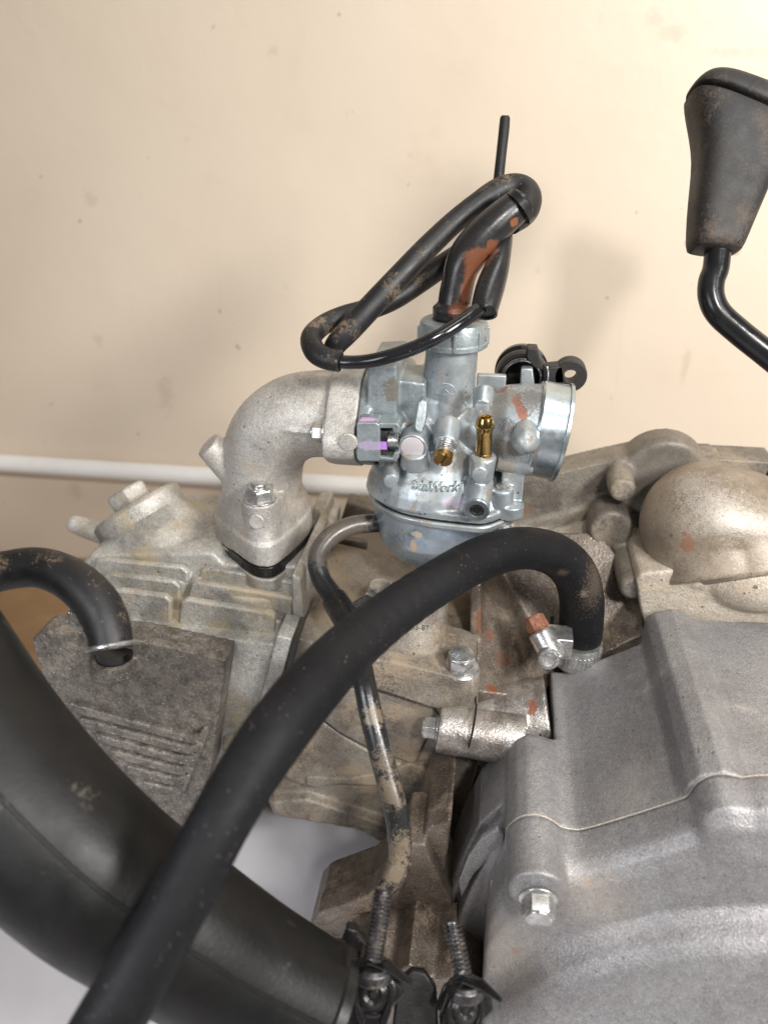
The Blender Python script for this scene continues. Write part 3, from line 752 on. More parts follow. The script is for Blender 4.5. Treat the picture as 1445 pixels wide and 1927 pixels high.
# ------------------------------------------------------------------ big black hose across the picture
H1 = thing('coolant_hose', Y(1085,1235,342), 'thick matte black rubber hose arching from a worm clamp down across the engine', 'hose')
P = [(1050,1330,462,60),(1070,1275,454,68),(1083,1240,445,75),(1089,1212,439,78),(1093,1175,430,82),(1093,1120,415,83),(1078,1075,402,83),(1045,1045,391,82),(1000,1032,380,80),(950,1036,369,82),(890,1058,356,84),(820,1098,338,86),(740,1152,320,92),(660,1218,300,103),(590,1290,281,116),(525,1372,265,122),(465,1460,254,120),(410,1555,246,118),(350,1670,240,120),(290,1780,236,124),(225,1890,233,130),(150,2020,230,134)]
pts, rad = hose(P, 24)
for k, (q, r_) in enumerate(zip(pts, rad)):
    u_ = k/24.0 - 12.1                       # slack wrinkles where the hose starts to straighten
    rad[k] = r_*(1 + 0.010*sin(k*0.9)*math.exp(-u_*u_/1.6))
Solid().tube(pts, rad, 48).build('hose_wall', M['rubber'], H1)
CL = thing('hose_clamp', Y(1075,1240,345), 'worm-drive steel hose clamp with a rusty screw, round the lower end of the big hose', 'hose clamp')
cA, cB = D(1083,1243,442), D(1090,1203,434)
ax = (cB-cA).normalized(); rr = 41*442/F_PX
_, cu_, cw_ = frame(ax)
Solid().lathe(cA, cB, [(0,rr*0.9),(0,rr*1.0),(1,rr*1.035),((cB-cA).length-1,rr*1.035),((cB-cA).length,rr*1.0),((cB-cA).length,rr*.9)], 64).build('band', M['steel'], CL)
Solid().cyl(D(1050,1330,462), D(1078,1262,450), 8.6, 9.0).build('spigot', M['shiny'], crank)
mid = (cA+cB)/2
for k in range(15):
    dr = (-Fv*1.0); dr = (dr - ax*dr.dot(ax)).normalized(); sd_ = ax.cross(dr)
    a = radians(-62 + k*10.5)
    u_ = dr*cos(a) + sd_*sin(a); v_ = ax.cross(u_)
    c_ = mid + u_*rr*1.03
    q = [c_ - ax*3.9 - v_*0.8, c_ - ax*3.9 + v_*0.15, c_ + ax*3.9 + v_*0.9, c_ + ax*3.9 - v_*0.1]
    Solid().prism(q, u_*0.55).build('thread_rib', M['steel'], CL, bevel=.15)
wp = D(1030,1215,414); wd = (D(1012,1183,421) - D(1046,1250,414)).normalized()
s = Solid(); s.cyl(wp - wd*9.5, wp + wd*8.5, 7.3, 7.3, rnd=1.0); s.box((wp.x-1, wp.y-2, wp.z-7), (wp.x+13, wp.y+12, wp.z+6))
s.build('worm_housing', M['steel'], CL, voxel=.6, smooth=4)
Solid().lathe(wp + wd*7, wp + wd*17.5, [(0,5.2),(2.5,5.2),(2.6,6.1),(9.5,5.9),(10.5,4.8)], 6).build('worm_screw', M['rustbolt'], CL, bevel=.4)
sp_ = D(1032,1240,405); sv = (-Fv + V((0,0,-.1))).normalized()
Solid().lathe(sp_-sv*3, sp_+sv*1.5, [(0,5.7),(3.6,5.7),(4.2,5.1),(4.3,4.0),(3.7,3.6),(3.6,2.5),(3.9,2.2),(3.8,.3)], 32).build('rivet', M['steel'], CL, angle=30)
Solid().tube([D(1041,1200,436), D(1037,1180,440), D(1039,1160,444)], 1.0, 8).build('band_tail', M['gasket'], CL)

# ------------------------------------------------------------------ left breather hose with spring clip
H2 = thing('breather_hose', Y(210,1220,290), 'dusty black rubber hose curving in from the left onto the ribbed cover', 'hose')
P = [(-90,1120,330,70),(-40,1090,332,72),(20,1072,334,74),(75,1068,334,76),(125,1085,330,80),(165,1115,326,84),(192,1150,323,84),(206,1190,321,82),(210,1222,320,80)]
pts, rad = hose(P, 8); Solid().tube(pts, rad, 32).build('hose_wall', M['rubber_dusty'], H2)
SC = thing('spring_clip', Y(209,1226,290), 'thin steel wire clip round the foot of the left breather hose', 'hose clip')
c_ = D(210,1216,321); r_ = 44*321/F_PX; nrm = (D(210,1222,320)-D(206,1190,321)).normalized(); _, u_, w_ = frame(nrm)
loop = [c_ + u_*r_*cos(2*pi*k/40) + w_*r_*sin(2*pi*k/40) for k in range(41)]
Solid().tube(loop, 1.0, 10).build('wire_loop', M['steel'], SC)
P = [(172,1212,316),(160,1195,318),(153,1180,320),(146,1166,322),(137,1150,324),(130,1155,324),(134,1168,322),(143,1176,321),(150,1182,320),(153,1190,319)]
Solid().tube([D(*q) for q in spline(P, 4)], 0.75, 8).build('wire_ear', M['steel'], SC)

# ------------------------------------------------------------------ thin overflow tube from the float bowl
H3 = thing('overflow_tube', Y(640,1150,360), 'thin mud-spattered black tube looping from the float bowl down to the cable fittings', 'tube')
P = [(735,985,420,34),(700,985,415,35),(660,990,410,36),(622,1010,405,37),(598,1045,400,37),(603,1085,396,38),(625,1120,390,40),(650,1160,380,42),(672,1215,365,42),(685,1280,350,43),(697,1340,345,44),(712,1400,342,45),(728,1460,340,46),(744,1520,338,46),(751,1570,338,45),(752,1612,338,42),(740,1645,337,40),(727,1672,336,36)]
pts, rad = hose(P, 8); Solid().tube(pts, rad, 24).build('tube_wall', M['thin_hose'], H3)
CB = thing('tube_clip', Y(650,1140,360), 'black steel clip holding the thin overflow tube under the big hose', 'clip')
p, r_ = hose([(630,1128,388,50),(645,1152,382,53),(659,1176,376,54)], 6)
Solid().tube(p, r_, 32).build('sleeve', M['bracket'], CB)
Solid().prism([D(655,1138,386), D(690,1118,392), D(706,1128,392), D(700,1150,388), D(664,1160,382)], (0,2.0,-1.6)).build('strap', M['bracket'], CB, bevel=.5)

# ------------------------------------------------------------------ frame tube, lower left
FT = thing('frame_tube', D(100,1700,270), 'thick dusty black curved guard tube close to the lens, below the ribbed cover', 'frame tube')
P = [(-420,900,300,330),(-200,1180,290,340),(-60,1390,282,345),(60,1530,278,335),(190,1650,280,320),(330,1745,286,296),(460,1828,294,272),(590,1900,300,250)]
pts, rad = hose(P, 8); Solid().tube(pts, [q*0.97 for q in rad], 56).build('tube_wall', M['frame'], FT)
n = len(pts)
seam = []
for i_, q in enumerate(pts):
    t_ = (pts[min(i_+1,n-1)]-pts[max(i_-1,0)]).normalized(); sd_ = t_.cross(-Fv).normalized(); up_ = sd_ if sd_.z > 0 else -sd_
    fr = up_.cross(t_); fr = fr if fr.dot(Fv) < 0 else -fr
    seam.append(q + (up_*0.42 + fr*0.895)*rad[i_]*0.975)
Solid().tube(seam, 0.8, 8).build('weld_seam', M['frame'], FT)
e = pts[-1]; ed = (pts[-1]-pts[-4]).normalized(); er = rad[-1]
Solid().lathe(e-ed*2, e+ed*4, [(0,er*.97),(1,er*1.02),(5,er*1.02),(6,er*.96)], 56).build('end_band', M['gasket'], FT)

# ------------------------------------------------------------------ gear lever, upper right
GL = thing('shift_lever', Y(1350,480,400), 'black shift lever with grained plastic grip and bent round shaft by the wall', 'shift lever')
P = [(1352,440,372,48),(1347,500,372,48),(1338,530,372,48),(1338,560,372,48),(1352,590,372,48),(1390,625,372,48),(1440,665,372,48),(1520,730,372,48),(1600,800,372,48)]
pts, rad = hose(P, 8); Solid().tube(pts, rad, 28).build('shaft', M['blackmetal'], GL)
gd = 372.0
def gsec(L_, R_, th, y_l, y_r):
    a, b2 = D(L_, y_l, gd), D(R_, y_r, gd); c_ = (a+b2)/2; w2 = (b2-a)/2; f_ = Fv*(th)
    return [c_ + w2*(abs(cos(t))**0.62*(1 if cos(t) >= 0 else -1)) + f_*(abs(sin(t))**0.62*(1 if sin(t) >= 0 else -1)) for t in [2*pi*k/44 for k in range(44)]]
s = Solid()
s.rings([gsec(*q) for q in ((1297,1386,10.0,469,480),(1296,1390,11.5,462,472),(1298,1412,12.5,402,418),(1304,1437,13.5,345,360),(1310,1456,14.5,290,312),(1304,1475,15.5,245,290),(1297,1490,16.5,207,275),(1293,1500,16.6,177,268),(1297,1496,14,174,264))])
s.build('grip', M['plastic'], GL, angle=60, sub=1)
s = Solid()
s.rings([gsec(*q) for q in ((1301,1494,15.2,172,262),(1297,1502,16.6,169,258),(1300,1503,17.0,161,243),(1312,1502,16.2,150,222),(1326,1494,13.6,143,206),(1342,1472,8,140,190))])
s.build('grip_cap', M['plastic'], GL, angle=60, sub=1)
# black cable far right
FC = thing('black_cable', Y(1420,880,450), 'short run of thick black cable at the right edge beside the dome', 'cable')
P = [(1372,874,460,14),(1390,872,458,22),(1415,872,455,34),(1450,888,450,40),(1500,925,445,42)]
pts, rad = hose(P, 6); Solid().tube(pts, rad, 20).build('sheath', M['blackmetal'], FC)

# ------------------------------------------------------------------ the two cable adjusters at the bottom
def adjuster(label, x0, y0, x1, y1, d, sx, sy, k=1.0, group=None):
    T = thing('cable_adjuster', D(sx, sy, d), label, 'cable adjuster', 'cable adjusters at the foot of the engine')
    a, b2 = D(x0, y0, d+8), D(x1, y1, d); L_ = (b2-a).length; dv, u_, w_ = frame(b2-a)
    n_ = int(L_/1.5); hx = []
    for i_ in range(n_*14+1):
        t_ = 2*pi*i_/14; hx.append(a + dv*(L_*i_/(n_*14)) + u_*(3.3*k*cos(t_)) + w_*(3.3*k*sin(t_)))
    Solid().tube(hx, 0.72, 6).build('spring', M['steel_dark'], T)
    Solid().cyl(a, b2, 2.6*k).build('core', M['steel_dark'], T)
    o_ = lambda px, py, dd=0: D(sx+px*k, sy+py*k, d+dd)
    # folded shroud
    Solid().prism([o_(-62,30,4), o_(-45,-18,6), o_(-8,-40,8), o_(35,-30,8), o_(78,12,2), o_(72,22,0), o_(30,-4,0), o_(-6,-18,0), o_(-34,0,0), o_(-50,42,0)], -Fv*3 + V((0,0,3))).build('shroud', M['blackmetal'], T, bevel=.8)
    Solid().prism([o_(-38,22,0), o_(-14,-16,0), o_(10,-18,0), o_(58,26,0), o_(62,40,0), o_(34,66,0), o_(20,140,0), o_(-44,140,0), o_(-50,80,0)], Fv*10).build('bracket_plate', M['bracket'], T, bevel=1.0)
    c_ = o_(2,34,-2); v_ = (-Fv + Uv*0.3).normalized()
    Solid().lathe(c_-v_*4, c_+v_*7, [(0,8.8*k),(3,8.8*k),(3.5,7.8*k),(2.2,7.2*k),(2.2,6.4*k),(4.2,6.0*k),(4.6,5.0*k),(5.6,4.8*k),(6.2,3.6*k),(5.4,2.2*k),(6.4,1.2*k)], 36).build('cable_end', M['bracket'], T, angle=28)
    for sg in (-1, 1):
        Solid().prism([o_(2+sg*26,8,-3), o_(2+sg*40,30,-3), o_(2+sg*34,72,-5), o_(2+sg*20,110,-5), o_(2+sg*14,84,-5), o_(2+sg*26,56,-4), o_(2+sg*28,30,-3)], Fv*9).build('side_cheek', M['blackmetal'], T, bevel=.8)
    Solid().prism([o_(-22,70,-3), o_(26,70,-3), o_(22,150,-5), o_(-20,150,-5)], Fv*9).build('lower_cap', M['blackmetal'], T, bevel=1.5)
    Solid().lathe(o_(2,-8,2)-Uv*3, o_(2,-8,2)+Uv*3.5, [(0,7.4*k),(1,8.2*k),(4.5,8.2*k),(6,6.6*k)], 32).build('lock_nut', M['steel_dark'], T, bevel=.3)
    return T
adjuster('cable adjuster below the end of the thin muddy tube, with ribbed steel spring', 722,1676,702,1806, 300, 700,1835, 1.0)
adjuster('cable adjuster against the grey cover, its spring leaning left at the top', 850,1736,870,1832, 302, 874,1868, 0.9)
Pt = thing('adjuster_bracket', D(780,1880,310), 'mud-caked black steel bracket plate between the two cable adjusters', 'bracket')
Solid().prism([D(748,1850,312), D(775,1826,314), D(800,1830,314), D(822,1862,312), D(826,1960,308), D(735,1960,306)], Fv*4).build('plate', M['frame'], Pt, bevel=1)
Solid().prism([D(640,1775,318), D(652,1745,320), D(672,1750,320), D(690,1775,318), D(660,1850,310), D(640,1960,305), D(612,1960,305), D(630,1850,312)], Fv*6).build('side_plate', M['bracket'], Pt, bevel=1)

# ------------------------------------------------------------------ materials of everything above
RUST = (0.19, 0.06, 0.028); DIRT = (0.10, 0.075, 0.05); TAN = (0.40, 0.31, 0.21)
def B(px, py, y=0):
    """the place on the built metal that a stain of the photograph lies on"""
    ok, loc, *_ = scene.ray_cast(DG, V((0, 0, CAMZ*S)) + ray(px, py)*0.02, ray(px, py).normalized())
    return V((loc.x/S, loc.y/S, loc.z/S - CAMZ)) if ok else Y(px, py, 350)
DG = bpy.context.evaluated_depsgraph_get(); DG.update()
surface(M['zinc'], 'zinc_alloy', (0.47, 0.51, 0.52), (0.36, 0.40, 0.43), pits=0.8, rough=0.42, metal=0.72, big=60, speck=0.09, fine=1500, bump=0.10, bsize=350,
    dust=(0.20, 0.155, 0.11), dust_amt=0.36, dscale=130, dfine=1800, up=0.03,
    stains=[(B(775,745,350), 3.2, (0.07,0.05,0.035), dict(wob=0.5, scale=(1.3,1,1))), (B(770,790,345), 4.2, (0.11,0.085,0.06), dict(wob=0.55, scale=(1.7,1,0.7))),
            (B(740,740,350), 5, (0.13,0.10,0.07), dict(wob=0.7, op=0.7)), (B(748,715,350), 4.5, (0.15,0.12,0.09), dict(wob=0.7, op=0.6)),
            (B(945,733,349), 3.4, (0.25,0.085,0.045), dict(wob=0.5, scale=(0.6,1,1.6))), (B(972,755,345), 3.0, (0.25,0.085,0.045), dict(wob=0.4, scale=(1.5,1,0.7))), (B(978,768,345), 3.0, (0.25,0.085,0.045), dict(wob=0.4, scale=(1.5,1,0.7))),
            (B(984,778,344), 3.2, (0.25,0.085,0.045), dict(wob=0.25, scale=(1.3,1,0.75))),
            (B(950,745,347), 6.5, (0.14,0.11,0.08), dict(wob=0.9, op=0.65, nscale=900)), (B(925,772,346), 6, (0.20,0.155,0.11), dict(wob=0.8, op=0.6, nscale=900)),
            (B(1000,750,347), 7, (0.08,0.06,0.045), dict(wob=1.0, op=0.7, nscale=900, scale=(1.2,1,0.6))), (B(965,845,345), 7, (0.12,0.085,0.055), dict(wob=0.9, op=0.7, nscale=900, scale=(0.6,1,1.6))),
            (B(955,805,345), 4, (0.06,0.045,0.035), dict(wob=1.0, op=0.7, nscale=1000)), (B(858,870,340), 6, (0.22,0.17,0.12), dict(wob=0.7, op=0.55, scale=(0.6,1,1.5))),
            (B(945,880,345), 6, (0.24,0.18,0.12), dict(wob=0.9, op=0.6, nscale=900)), (B(922,930,338), 3.5, (0.24,0.17,0.11), dict(wob=0.7, op=0.8, nscale=900)),
            (B(855,945,337), 3, (0.62,0.45,0.66), dict(wob=0.6, op=0.35, scale=(0.5,1,1.2))), (B(700,900,345), 4, (0.18,0.14,0.10), dict(wob=0.7, op=0.7))])
surface(M['zinc_clean'], 'turned_zinc', (0.50, 0.56, 0.59), (0.42, 0.48, 0.52), rough=0.30, metal=0.9, speck=0.03, fine=600, bump=0.06, bsize=500, streak=None,
    dust=(0.10, 0.08, 0.06), dust_amt=0.06, dscale=200, dfine=2000,
    stains=[(B(1012,760,347), 4.2, (0.05,0.035,0.03), dict(wob=1.0, op=0.85, nscale=700, scale=(2.6,1,0.45))), (B(1008,850,347), 4, (0.08,0.055,0.035), dict(wob=1.1, op=0.7, nscale=700, scale=(2.4,1,0.5)))])
surface(M['bowl'], 'bowl_zinc', (0.42, 0.48, 0.53), (0.30, 0.37, 0.45), pits=0.4, rough=0.30, metal=0.75, big=45, speck=0.06, fine=700, bump=0.08, bsize=400,
    dust=(0.30,0.26,0.20), dust_amt=0.12, dscale=100,
    stains=[(B(778,1028,338), 2.2, (0.55,0.38,0.25), dict(wob=0.12, scale=(1.2,1,0.55), soft=0.2)), (B(785,1006,338), 2.3, (0.55,0.40,0.27), dict(wob=0.4, scale=(0.8,1,1.2), op=0.7)), (B(742,985,345), 9, (0.30,0.28,0.24), dict(wob=0.6, op=0.4)),
            (B(868,1030,340), 6, (0.55,0.45,0.35), dict(wob=0.6, op=0.3))])
surface(M['flangezinc'], 'flange_zinc', (0.37, 0.41, 0.42), (0.29, 0.33, 0.34), pits=0.6, rough=0.42, metal=0.6, speck=0.16, fine=900, bump=0.3, bsize=600, dust=(0.45,0.42,0.37), dust_amt=0.22, dscale=150, dfine=1200,
    stains=[(B(687,789,336), 2.6, (0.66,0.38,0.66), dict(wob=0.25, scale=(0.45,1,2.2))), (B(700,838,333), 3.4, (0.50,0.36,0.60), dict(wob=0.5, op=0.55, scale=(0.5,1,1.4))),
            (B(745,735,350), 6, (0.13,0.105,0.07), dict(wob=0.8, op=0.8)), (B(735,870,345), 5, (0.16,0.13,0.09), dict(wob=0.7, op=0.6))])
surface(M['cast'], 'cast_aluminium', (0.54, 0.515, 0.48), (0.42, 0.395, 0.36), pits=0.6, rough=0.5, metal=0.45, big=45, speck=0.34, fine=1500, bump=0.55, bsize=1100, coarse=0.8, sparkle=0.5,
    dust=(0.42, 0.355, 0.27), dust_amt=0.36, dscale=50, dfine=1300, up=0.0)
surface(M['head'], 'dusty_head_aluminium', (0.54, 0.525, 0.49), (0.32, 0.31, 0.285), pits=0.6, rough=0.5, metal=0.4, big=50, speck=0.34, fine=1200, bump=0.6, bsize=900, coarse=1.0, sparkle=0.35,
    dust=(0.40, 0.32, 0.205), dust_amt=0.42, dscale=45, dfine=1100,
    stains=[(B(480,1145,330), 6, (0.16,0.13,0.10), dict(wob=0.9, op=0.35, nscale=500))])
surface(M['barrel'], 'dusty_cylinder_casting', (0.28, 0.25, 0.21), (0.155, 0.13, 0.105), pits=0.7, rough=0.55, metal=0.3, big=35, speck=0.34, fine=1000, bump=0.55, bsize=900, coarse=1.2, sparkle=0.25,
    dust=(0.34, 0.265, 0.185), dust_amt=0.44, dscale=38, dfine=700)
surface(M['barrel_dark'], 'oily_crankcase_casting', (0.19, 0.155, 0.125), (0.10, 0.078, 0.06), pits=0.7, rough=0.36, metal=0.45, big=45, speck=0.34, fine=1000, bump=0.45, bsize=800, coarse=1.2, sparkle=0.5,
    dust=(0.27, 0.20, 0.14), dust_amt=0.34, dscale=60, dfine=800,
    stains=[(B(925,1296,330), 2.6, RUST, dict(wob=0.6, scale=(0.7,1,1.2))), (B(1003,1320,330), 4.5, RUST, dict(wob=0.8, scale=(1.6,1,0.6))), (B(905,1165,350), 5, RUST, dict(wob=0.8, scale=(1.8,1,0.5), op=0.7)),
            (B(920,1195,350), 3.5, RUST, dict(wob=0.8, op=0.5)), (B(945,1240,345), 5, RUST, dict(wob=0.9, op=0.4)), (B(945,1430,320), 6, RUST, dict(wob=0.9, op=0.75, nscale=250))])
surface(M['shiny'], 'bare_crankcase_aluminium', (0.50, 0.47, 0.44), (0.25, 0.22, 0.20), rough=0.30, metal=0.7, big=60, speck=0.3, fine=1000, bump=0.5, bsize=900, coarse=1.0, sparkle=0.9,
    dust=(0.22, 0.17, 0.12), dust_amt=0.32, dscale=70, dfine=900,
    stains=[(B(925,1296,318), 2.4, RUST, dict(wob=0.6, scale=(0.7,1,1.2))), (B(1003,1330,318), 4.0, RUST, dict(wob=0.8, scale=(1.6,1,0.6)))])
surface(M['cover'], 'grey_cover_aluminium', (0.29, 0.285, 0.288), (0.235, 0.225, 0.228), pits=0.45, rough=0.42, metal=0.45, big=30, speck=0.30, fine=1300, bump=0.6, bsize=1000, coarse=0.5, sparkle=0.4, streak=(1.6,0.35,1),
    dust=(0.42, 0.375, 0.32), dust_amt=0.20, dscale=40, dfine=1500,
    stains=[(B(1105,1660,220), 2.0, (0.36,0.22,0.15), dict(wob=0.9, op=0.45, soft=.6, fine=.8)), (B(970,1790,205), 1.5, (0.25,0.11,0.07), dict(wob=0.9, op=.7)), (B(1120,1690,215), 13, (0.38,0.31,0.235), dict(wob=0.7, op=0.35, soft=.8, fine=.8)),
            (B(940,1790,225), 18, (0.36,0.30,0.23), dict(wob=0.6, op=0.4, soft=.7, fine=.8)), (B(1190,1480,250), 12, (0.42,0.38,0.33), dict(wob=0.8, op=0.3, nscale=120, soft=.8, fine=1.2))])
surface(M['rear'], 'rear_case_aluminium', (0.27, 0.24, 0.20), (0.16, 0.14, 0.12), pits=0.6, rough=0.5, metal=0.3, big=30, speck=0.30, fine=900, bump=0.35, bsize=700, dust=(0.33, 0.27, 0.20), dust_amt=0.42, dscale=26, dfine=500,
    stains=[(B(992,962,440), 2.5, (0.25,0.13,0.08), dict(wob=0.7, fine=.8, op=.7)), (B(1040,900), 22, (0.13,0.12,0.11), dict(wob=.6, op=.5, soft=.6, nscale=60)), (B(1230,880), 18, (0.14,0.12,0.10), dict(wob=.6, op=.5, soft=.6, nscale=60))])
surface(M['ledge'], 'sandy_case_aluminium', (0.52, 0.46, 0.38), (0.42, 0.36, 0.29), pits=0.8, rough=0.55, metal=0.3, big=40, speck=0.28, fine=1000, bump=0.8, bsize=700, coarse=0.8, sparkle=0.5, dust=(0.45,0.37,0.28), dust_amt=0.4, dscale=50,
    stains=[(B(1408,1054,372), 1.8, (0.12,0.09,0.06), dict(wob=0.4)), (B(1420,1105,365), 1.2, (0.12,0.09,0.06), dict(wob=0.4))])
surface(M['dome'], 'brown_dusty_dome', (0.27, 0.22, 0.165), (0.19, 0.15, 0.11), pits=0.6, rough=0.42, metal=0.15, big=28, speck=0.22, fine=900, bump=0.25, bsize=600, dust=(0.34,0.28,0.21), dust_amt=0.36, dscale=35,
    stains=[(B(1293,1025,372), 4.2, (0.24,0.125,0.075), dict(wob=0.3, scale=(1.3,1,0.8))), (B(1287,1005,372), 1.3, (0.22,0.10,0.06), dict(wob=0.3)), (B(1262,1007,376), 1.0, (0.14,0.09,0.06), dict(wob=0.3)),
            (B(1300,912,385), 9, (0.62,0.60,0.58), dict(wob=1.2, op=0.22, nscale=420, rough=0.3, fine=1.6, scale=(.6,1,2))), (B(1380,985,370), 11, (0.62,0.60,0.58), dict(wob=1.2, op=0.22, nscale=420, rough=0.3, fine=1.6, scale=(.6,1,2))),
            (B(1340,950,375), 10, (0.62,0.60,0.58), dict(wob=1.2, op=0.22, nscale=420, rough=0.3, fine=1.6, scale=(.6,1,2)))])
surface(M['roughcover'], 'corroded_cover_aluminium', (0.20, 0.178, 0.155), (0.12, 0.105, 0.09), pits=0.5, rough=0.5, metal=0.35, big=130, speck=0.35, fine=600, bump=1.0, bsize=500, coarse=2.0, sparkle=0.4,
    dust=(0.30, 0.26, 0.21), dust_amt=0.34, dscale=60, dfine=400)
surface(M['steel'], 'zinc_plated_steel', (0.58, 0.58, 0.57), (0.40, 0.39, 0.375), rough=0.30, metal=0.85, big=220, speck=0.06, fine=1500, bump=0.12, bsize=500, dust=(0.36,0.31,0.24), dust_amt=0.12, dscale=200, dfine=1900)
surface(M['steel_dark'], 'dull_spring_steel', (0.13, 0.125, 0.13), (0.07, 0.065, 0.065), rough=0.35, metal=0.85, big=300, speck=0.2, bump=0.2, dust=(0.20,0.15,0.10), dust_amt=0.3, dscale=200)
surface(M['brass'], 'brass', (0.50, 0.34, 0.13), (0.38, 0.25, 0.09), rough=0.16, metal=1.0, big=120, speck=0.06, fine=900, bump=0.05, dust=(0.20,0.12,0.05), dust_amt=0.10, dscale=200)
surface(M['brass_dull'], 'tarnished_brass', (0.40, 0.25, 0.09), (0.27, 0.17, 0.07), rough=0.35, metal=0.95, big=250, speck=0.1, bump=0.15)
surface(M['white'], 'white_cap', (0.60, 0.55, 0.55), (0.52, 0.48, 0.49), rough=0.45, metal=0.2, speck=0.04, bump=0.05)
surface(M['purple'], 'purple_paint', (0.48, 0.22, 0.70), (0.40, 0.18, 0.55), rough=0.6, speck=0.15, bump=0.1)
surface(M['rubber'], 'black_rubber_hose', (0.006, 0.006, 0.007), (0.010, 0.010, 0.011), pin=0.45, rough=0.6, big=30, speck=0.2, fine=1500, bump=0.12, bsize=900, dust=(0.25,0.20,0.14), dust_amt=-0.06, dscale=260, dfine=900, spec=0.18,
    stains=[(B(1098,1118), 2.2, (0.26,0.20,0.15), dict(wob=1.0, nscale=700, op=0.6, fine=1.5)), (B(1118,1100), 8, (0.13,0.10,0.075), dict(wob=1.2, nscale=900, op=0.5, fine=1.5, scale=(1.4,1,0.6))), (B(1058,1078), 2.5, (0.10,0.08,0.045), dict(wob=0.8, op=0.5, fine=1.2))])
surface(M['rubber_dusty'], 'dusty_black_rubber', (0.008, 0.008, 0.009), (0.013, 0.012, 0.012), pin=0.6, rough=0.50, big=40, speck=0.2, bump=0.12, bsize=500, dust=(0.20,0.145,0.095), dust_amt=0.26, dscale=60, dfine=900, up=0.05, spec=0.45)
surface(M['boot'], 'black_rubber_boot', (0.016, 0.015, 0.016), (0.022, 0.020, 0.020), pin=0.4, rough=0.28, big=60, speck=0.1, bump=0.08, bsize=500, dust=(0.17,0.12,0.08), dust_amt=0.14, dscale=90, dfine=900, spec=0.5,
    stains=[(B(898,487,351), 5.5, (0.17,0.062,0.03), dict(wob=0.35, scale=(0.85,1,1.1))), (B(887,520,351), 4.8, (0.17,0.062,0.03), dict(wob=0.3, scale=(1.35,1,0.8))), (B(878,548,351), 4.2, (0.17,0.062,0.03), dict(wob=0.4, scale=(1.3,1,0.8))),
            (B(864,580,351), 5, (0.17,0.062,0.03), dict(wob=0.5, scale=(1,1,1))), (B(968,418,351), 2.2, (0.24,0.09,0.04), dict(wob=0.5)), (B(925,466,351), 3.5, (0.17,0.062,0.03), dict(wob=0.4)), (B(885,604,353), 4, (0.14,0.05,0.025), dict(wob=0.5))])
surface(M['gloss'], 'glossy_black_tube', (0.010, 0.010, 0.012), (0.014, 0.014, 0.015), pin=0.35, rough=0.13, big=60, speck=0.1, bump=0.03, dust=(0.12,0.09,0.06), dust_amt=-0.02, dscale=220, spec=0.5)
surface(M['thin_hose'], 'mud_spattered_black_tube', (0.014, 0.014, 0.015), (0.02, 0.02, 0.02), rough=0.3, big=60, speck=0.1, bump=0.15, bsize=500, dust=(0.33,0.255,0.17), dust_amt=0.0, dscale=150, dfine=700, spec=0.5,
    stains=[(B(722,1435), 4.5, (0.22,0.17,0.12), dict(op=.6, wob=1.6, nscale=300, fine=1.6)), (B(736,1490), 6, (0.22,0.17,0.12), dict(op=.6, wob=1.6, nscale=300, fine=1.6)), (B(742,1645), 7, (0.24,0.185,0.13), dict(op=.65, wob=0.9, nscale=300, fine=1.0)), (B(752,1600), 6, (0.24,0.185,0.13), dict(op=.65, wob=1.2, nscale=300, fine=1.4)),
            (B(705,1345), 5, (0.26,0.20,0.14), dict(wob=1.1, nscale=420, op=0.6)), (B(650,990), 14, (0.12,0.10,0.08), dict(wob=0.7, op=0.8)), (B(605,1030), 10, (0.10,0.085,0.07), dict(wob=0.7, op=0.6))])
surface(M['frame'], 'dusty_black_frame_paint', (0.004, 0.004, 0.004), (0.008, 0.0075, 0.007), pin=0.0, rough=0.46, big=25, speck=0.25, bump=0.2, bsize=500, dust=(0.11,0.095,0.075), dust_amt=0.16, dscale=45, dfine=600, spec=0.34, up=0.02)
surface(M['plastic'], 'grained_black_plastic', (0.012, 0.011, 0.012), (0.022, 0.020, 0.018), pin=0.3, rough=0.5, big=50, speck=0.35, fine=1300, bump=0.35, bsize=2600, dust=(0.12,0.088,0.066), dust_amt=0.34, dscale=40, dfine=900, spec=0.45)
surface(M['blackmetal'], 'black_painted_steel', (0.010, 0.010, 0.011), (0.014, 0.014, 0.015), rough=0.22, big=60, speck=0.1, bump=0.05, bsize=500, dust=(0.12,0.10,0.08), dust_amt=0.05, dscale=120, spec=0.5)
surface(M['bracket'], 'rusty_black_bracket', (0.012, 0.011, 0.011), (0.02, 0.018, 0.017), rough=0.25, big=60, speck=0.2, bump=0.15, dust=(0.30,0.17,0.09), dust_amt=0.20, dscale=160, dfine=900)
surface(M['gasket'], 'black_gasket', (0.008, 0.008, 0.008), (0.012, 0.011, 0.010), rough=0.3, bump=0.05, dust=(0.25,0.20,0.14), dust_amt=0.12)
surface(M['hole'], 'dark_bore', (0.012, 0.010, 0.009), rough=0.7, bump=0)
surface(M['rustbolt'], 'rusty_bolt', (0.30, 0.13, 0.07), (0.20, 0.08, 0.045), rough=0.7, big=300, speck=0.35, fine=900, bump=0.9, bsize=500, dust=(0.45,0.30,0.2), dust_amt=0.3, dscale=250)
surface(M['ink'], 'black_ink', (0.09, 0.085, 0.09), rough=0.6, bump=0)
surface(M['label'], 'grey_ink_square', (0.32, 0.18, 0.45), (0.12,0.08,0.2), big=900, rough=0.6, bump=0)

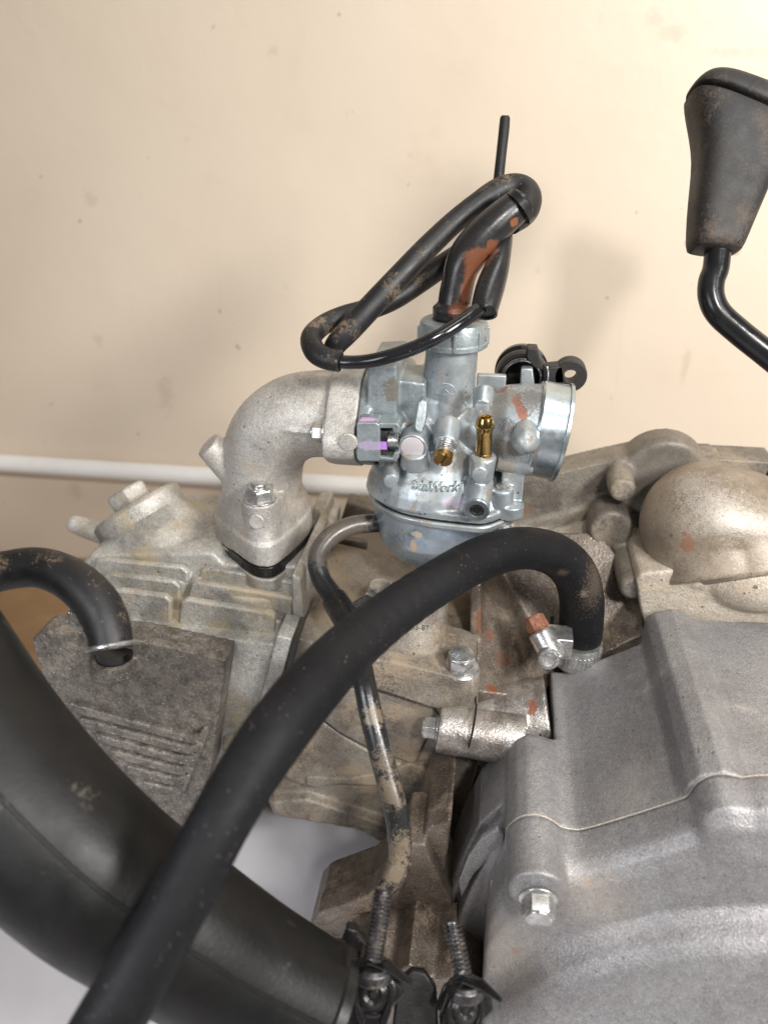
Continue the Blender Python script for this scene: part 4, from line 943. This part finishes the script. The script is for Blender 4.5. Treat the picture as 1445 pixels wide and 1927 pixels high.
def wall_material():
    m = NT(M['wall'])
    c = m.mix(m.ramp(m.noise(4, 3), 0.35, 0.7), (0.76, 0.645, 0.515), (0.72, 0.605, 0.475))
    # scuffs, specks and faint streaks of dirt
    c = m.mix(m.math('MULTIPLY', m.ramp(m.noise(16, 6, 0.62), 0.60, 0.80), 0.20), c, (0.50, 0.38, 0.25))
    c = m.mix(m.math('MULTIPLY', m.ramp(m.noise(70, 2, 0.5, off=2.0), 0.735, 0.78), 0.5), c, (0.36, 0.27, 0.18))
    c = m.mix(m.math('MULTIPLY', m.ramp(m.noise(30, 4, 0.6, stretch=(3.0, 1, 0.16), off=4.0), 0.66, 0.74), 0.07), c, (0.50, 0.39, 0.27))
    for px, py, r, sc in ((770,292,3,None), (510,96,4,None), (165,372,5,(1,1,0.7)), (350,262,3,None), (1130,35,3,None), (1232,30,5,(0.7,1,1)), (1290,240,2,None), (310,745,9,(1.4,1,.6)), (1010,508,3,None), (1255,405,3,None), (1275,60,6,(.6,1,1.4)),
                          (1395,98,11,(.5,1,4)), (1290,690,7,(2.5,1,.4)), (1270,430,3,None), (140,925,7,None), (180,640,5,None)):
        k = m.math('MULTIPLY', m.blob(Y(px, py, 606), r, wob=0.9, scale=sc, soft=0.5, nscale=120), 0.22)
        c = m.mix(k, c, (0.38, 0.28, 0.18))
    m.l(c, m.b.inputs['Base Color']); m.b.inputs['Roughness'].default_value = 0.42
    bp = m.n('ShaderNodeBump'); bp.inputs['Strength'].default_value = 0.25; bp.inputs['Distance'].default_value = 0.002
    m.l(m.noise(45, 3), bp.inputs['Height']); m.l(bp.outputs[0], m.b.inputs['Normal'])
    return m.m
wall_material()
surface(M['trim'], 'white_painted_trim', (0.86, 0.84, 0.80), (0.80, 0.77, 0.72), rough=0.35, big=10, speck=0.03, bump=0.05, dust=(0.45,0.38,0.30), dust_amt=0.15, dscale=20)
surface(M['wood'], 'brown_board', (0.36, 0.22, 0.11), (0.28, 0.165, 0.08), rough=0.6, big=14, speck=0.05, bump=0.1)
surface(M['floor'], 'grey_lilac_bench_sheet', (0.52, 0.505, 0.52), (0.46, 0.445, 0.46), rough=0.45, big=9, speck=0.03, bump=0.08, bsize=80)
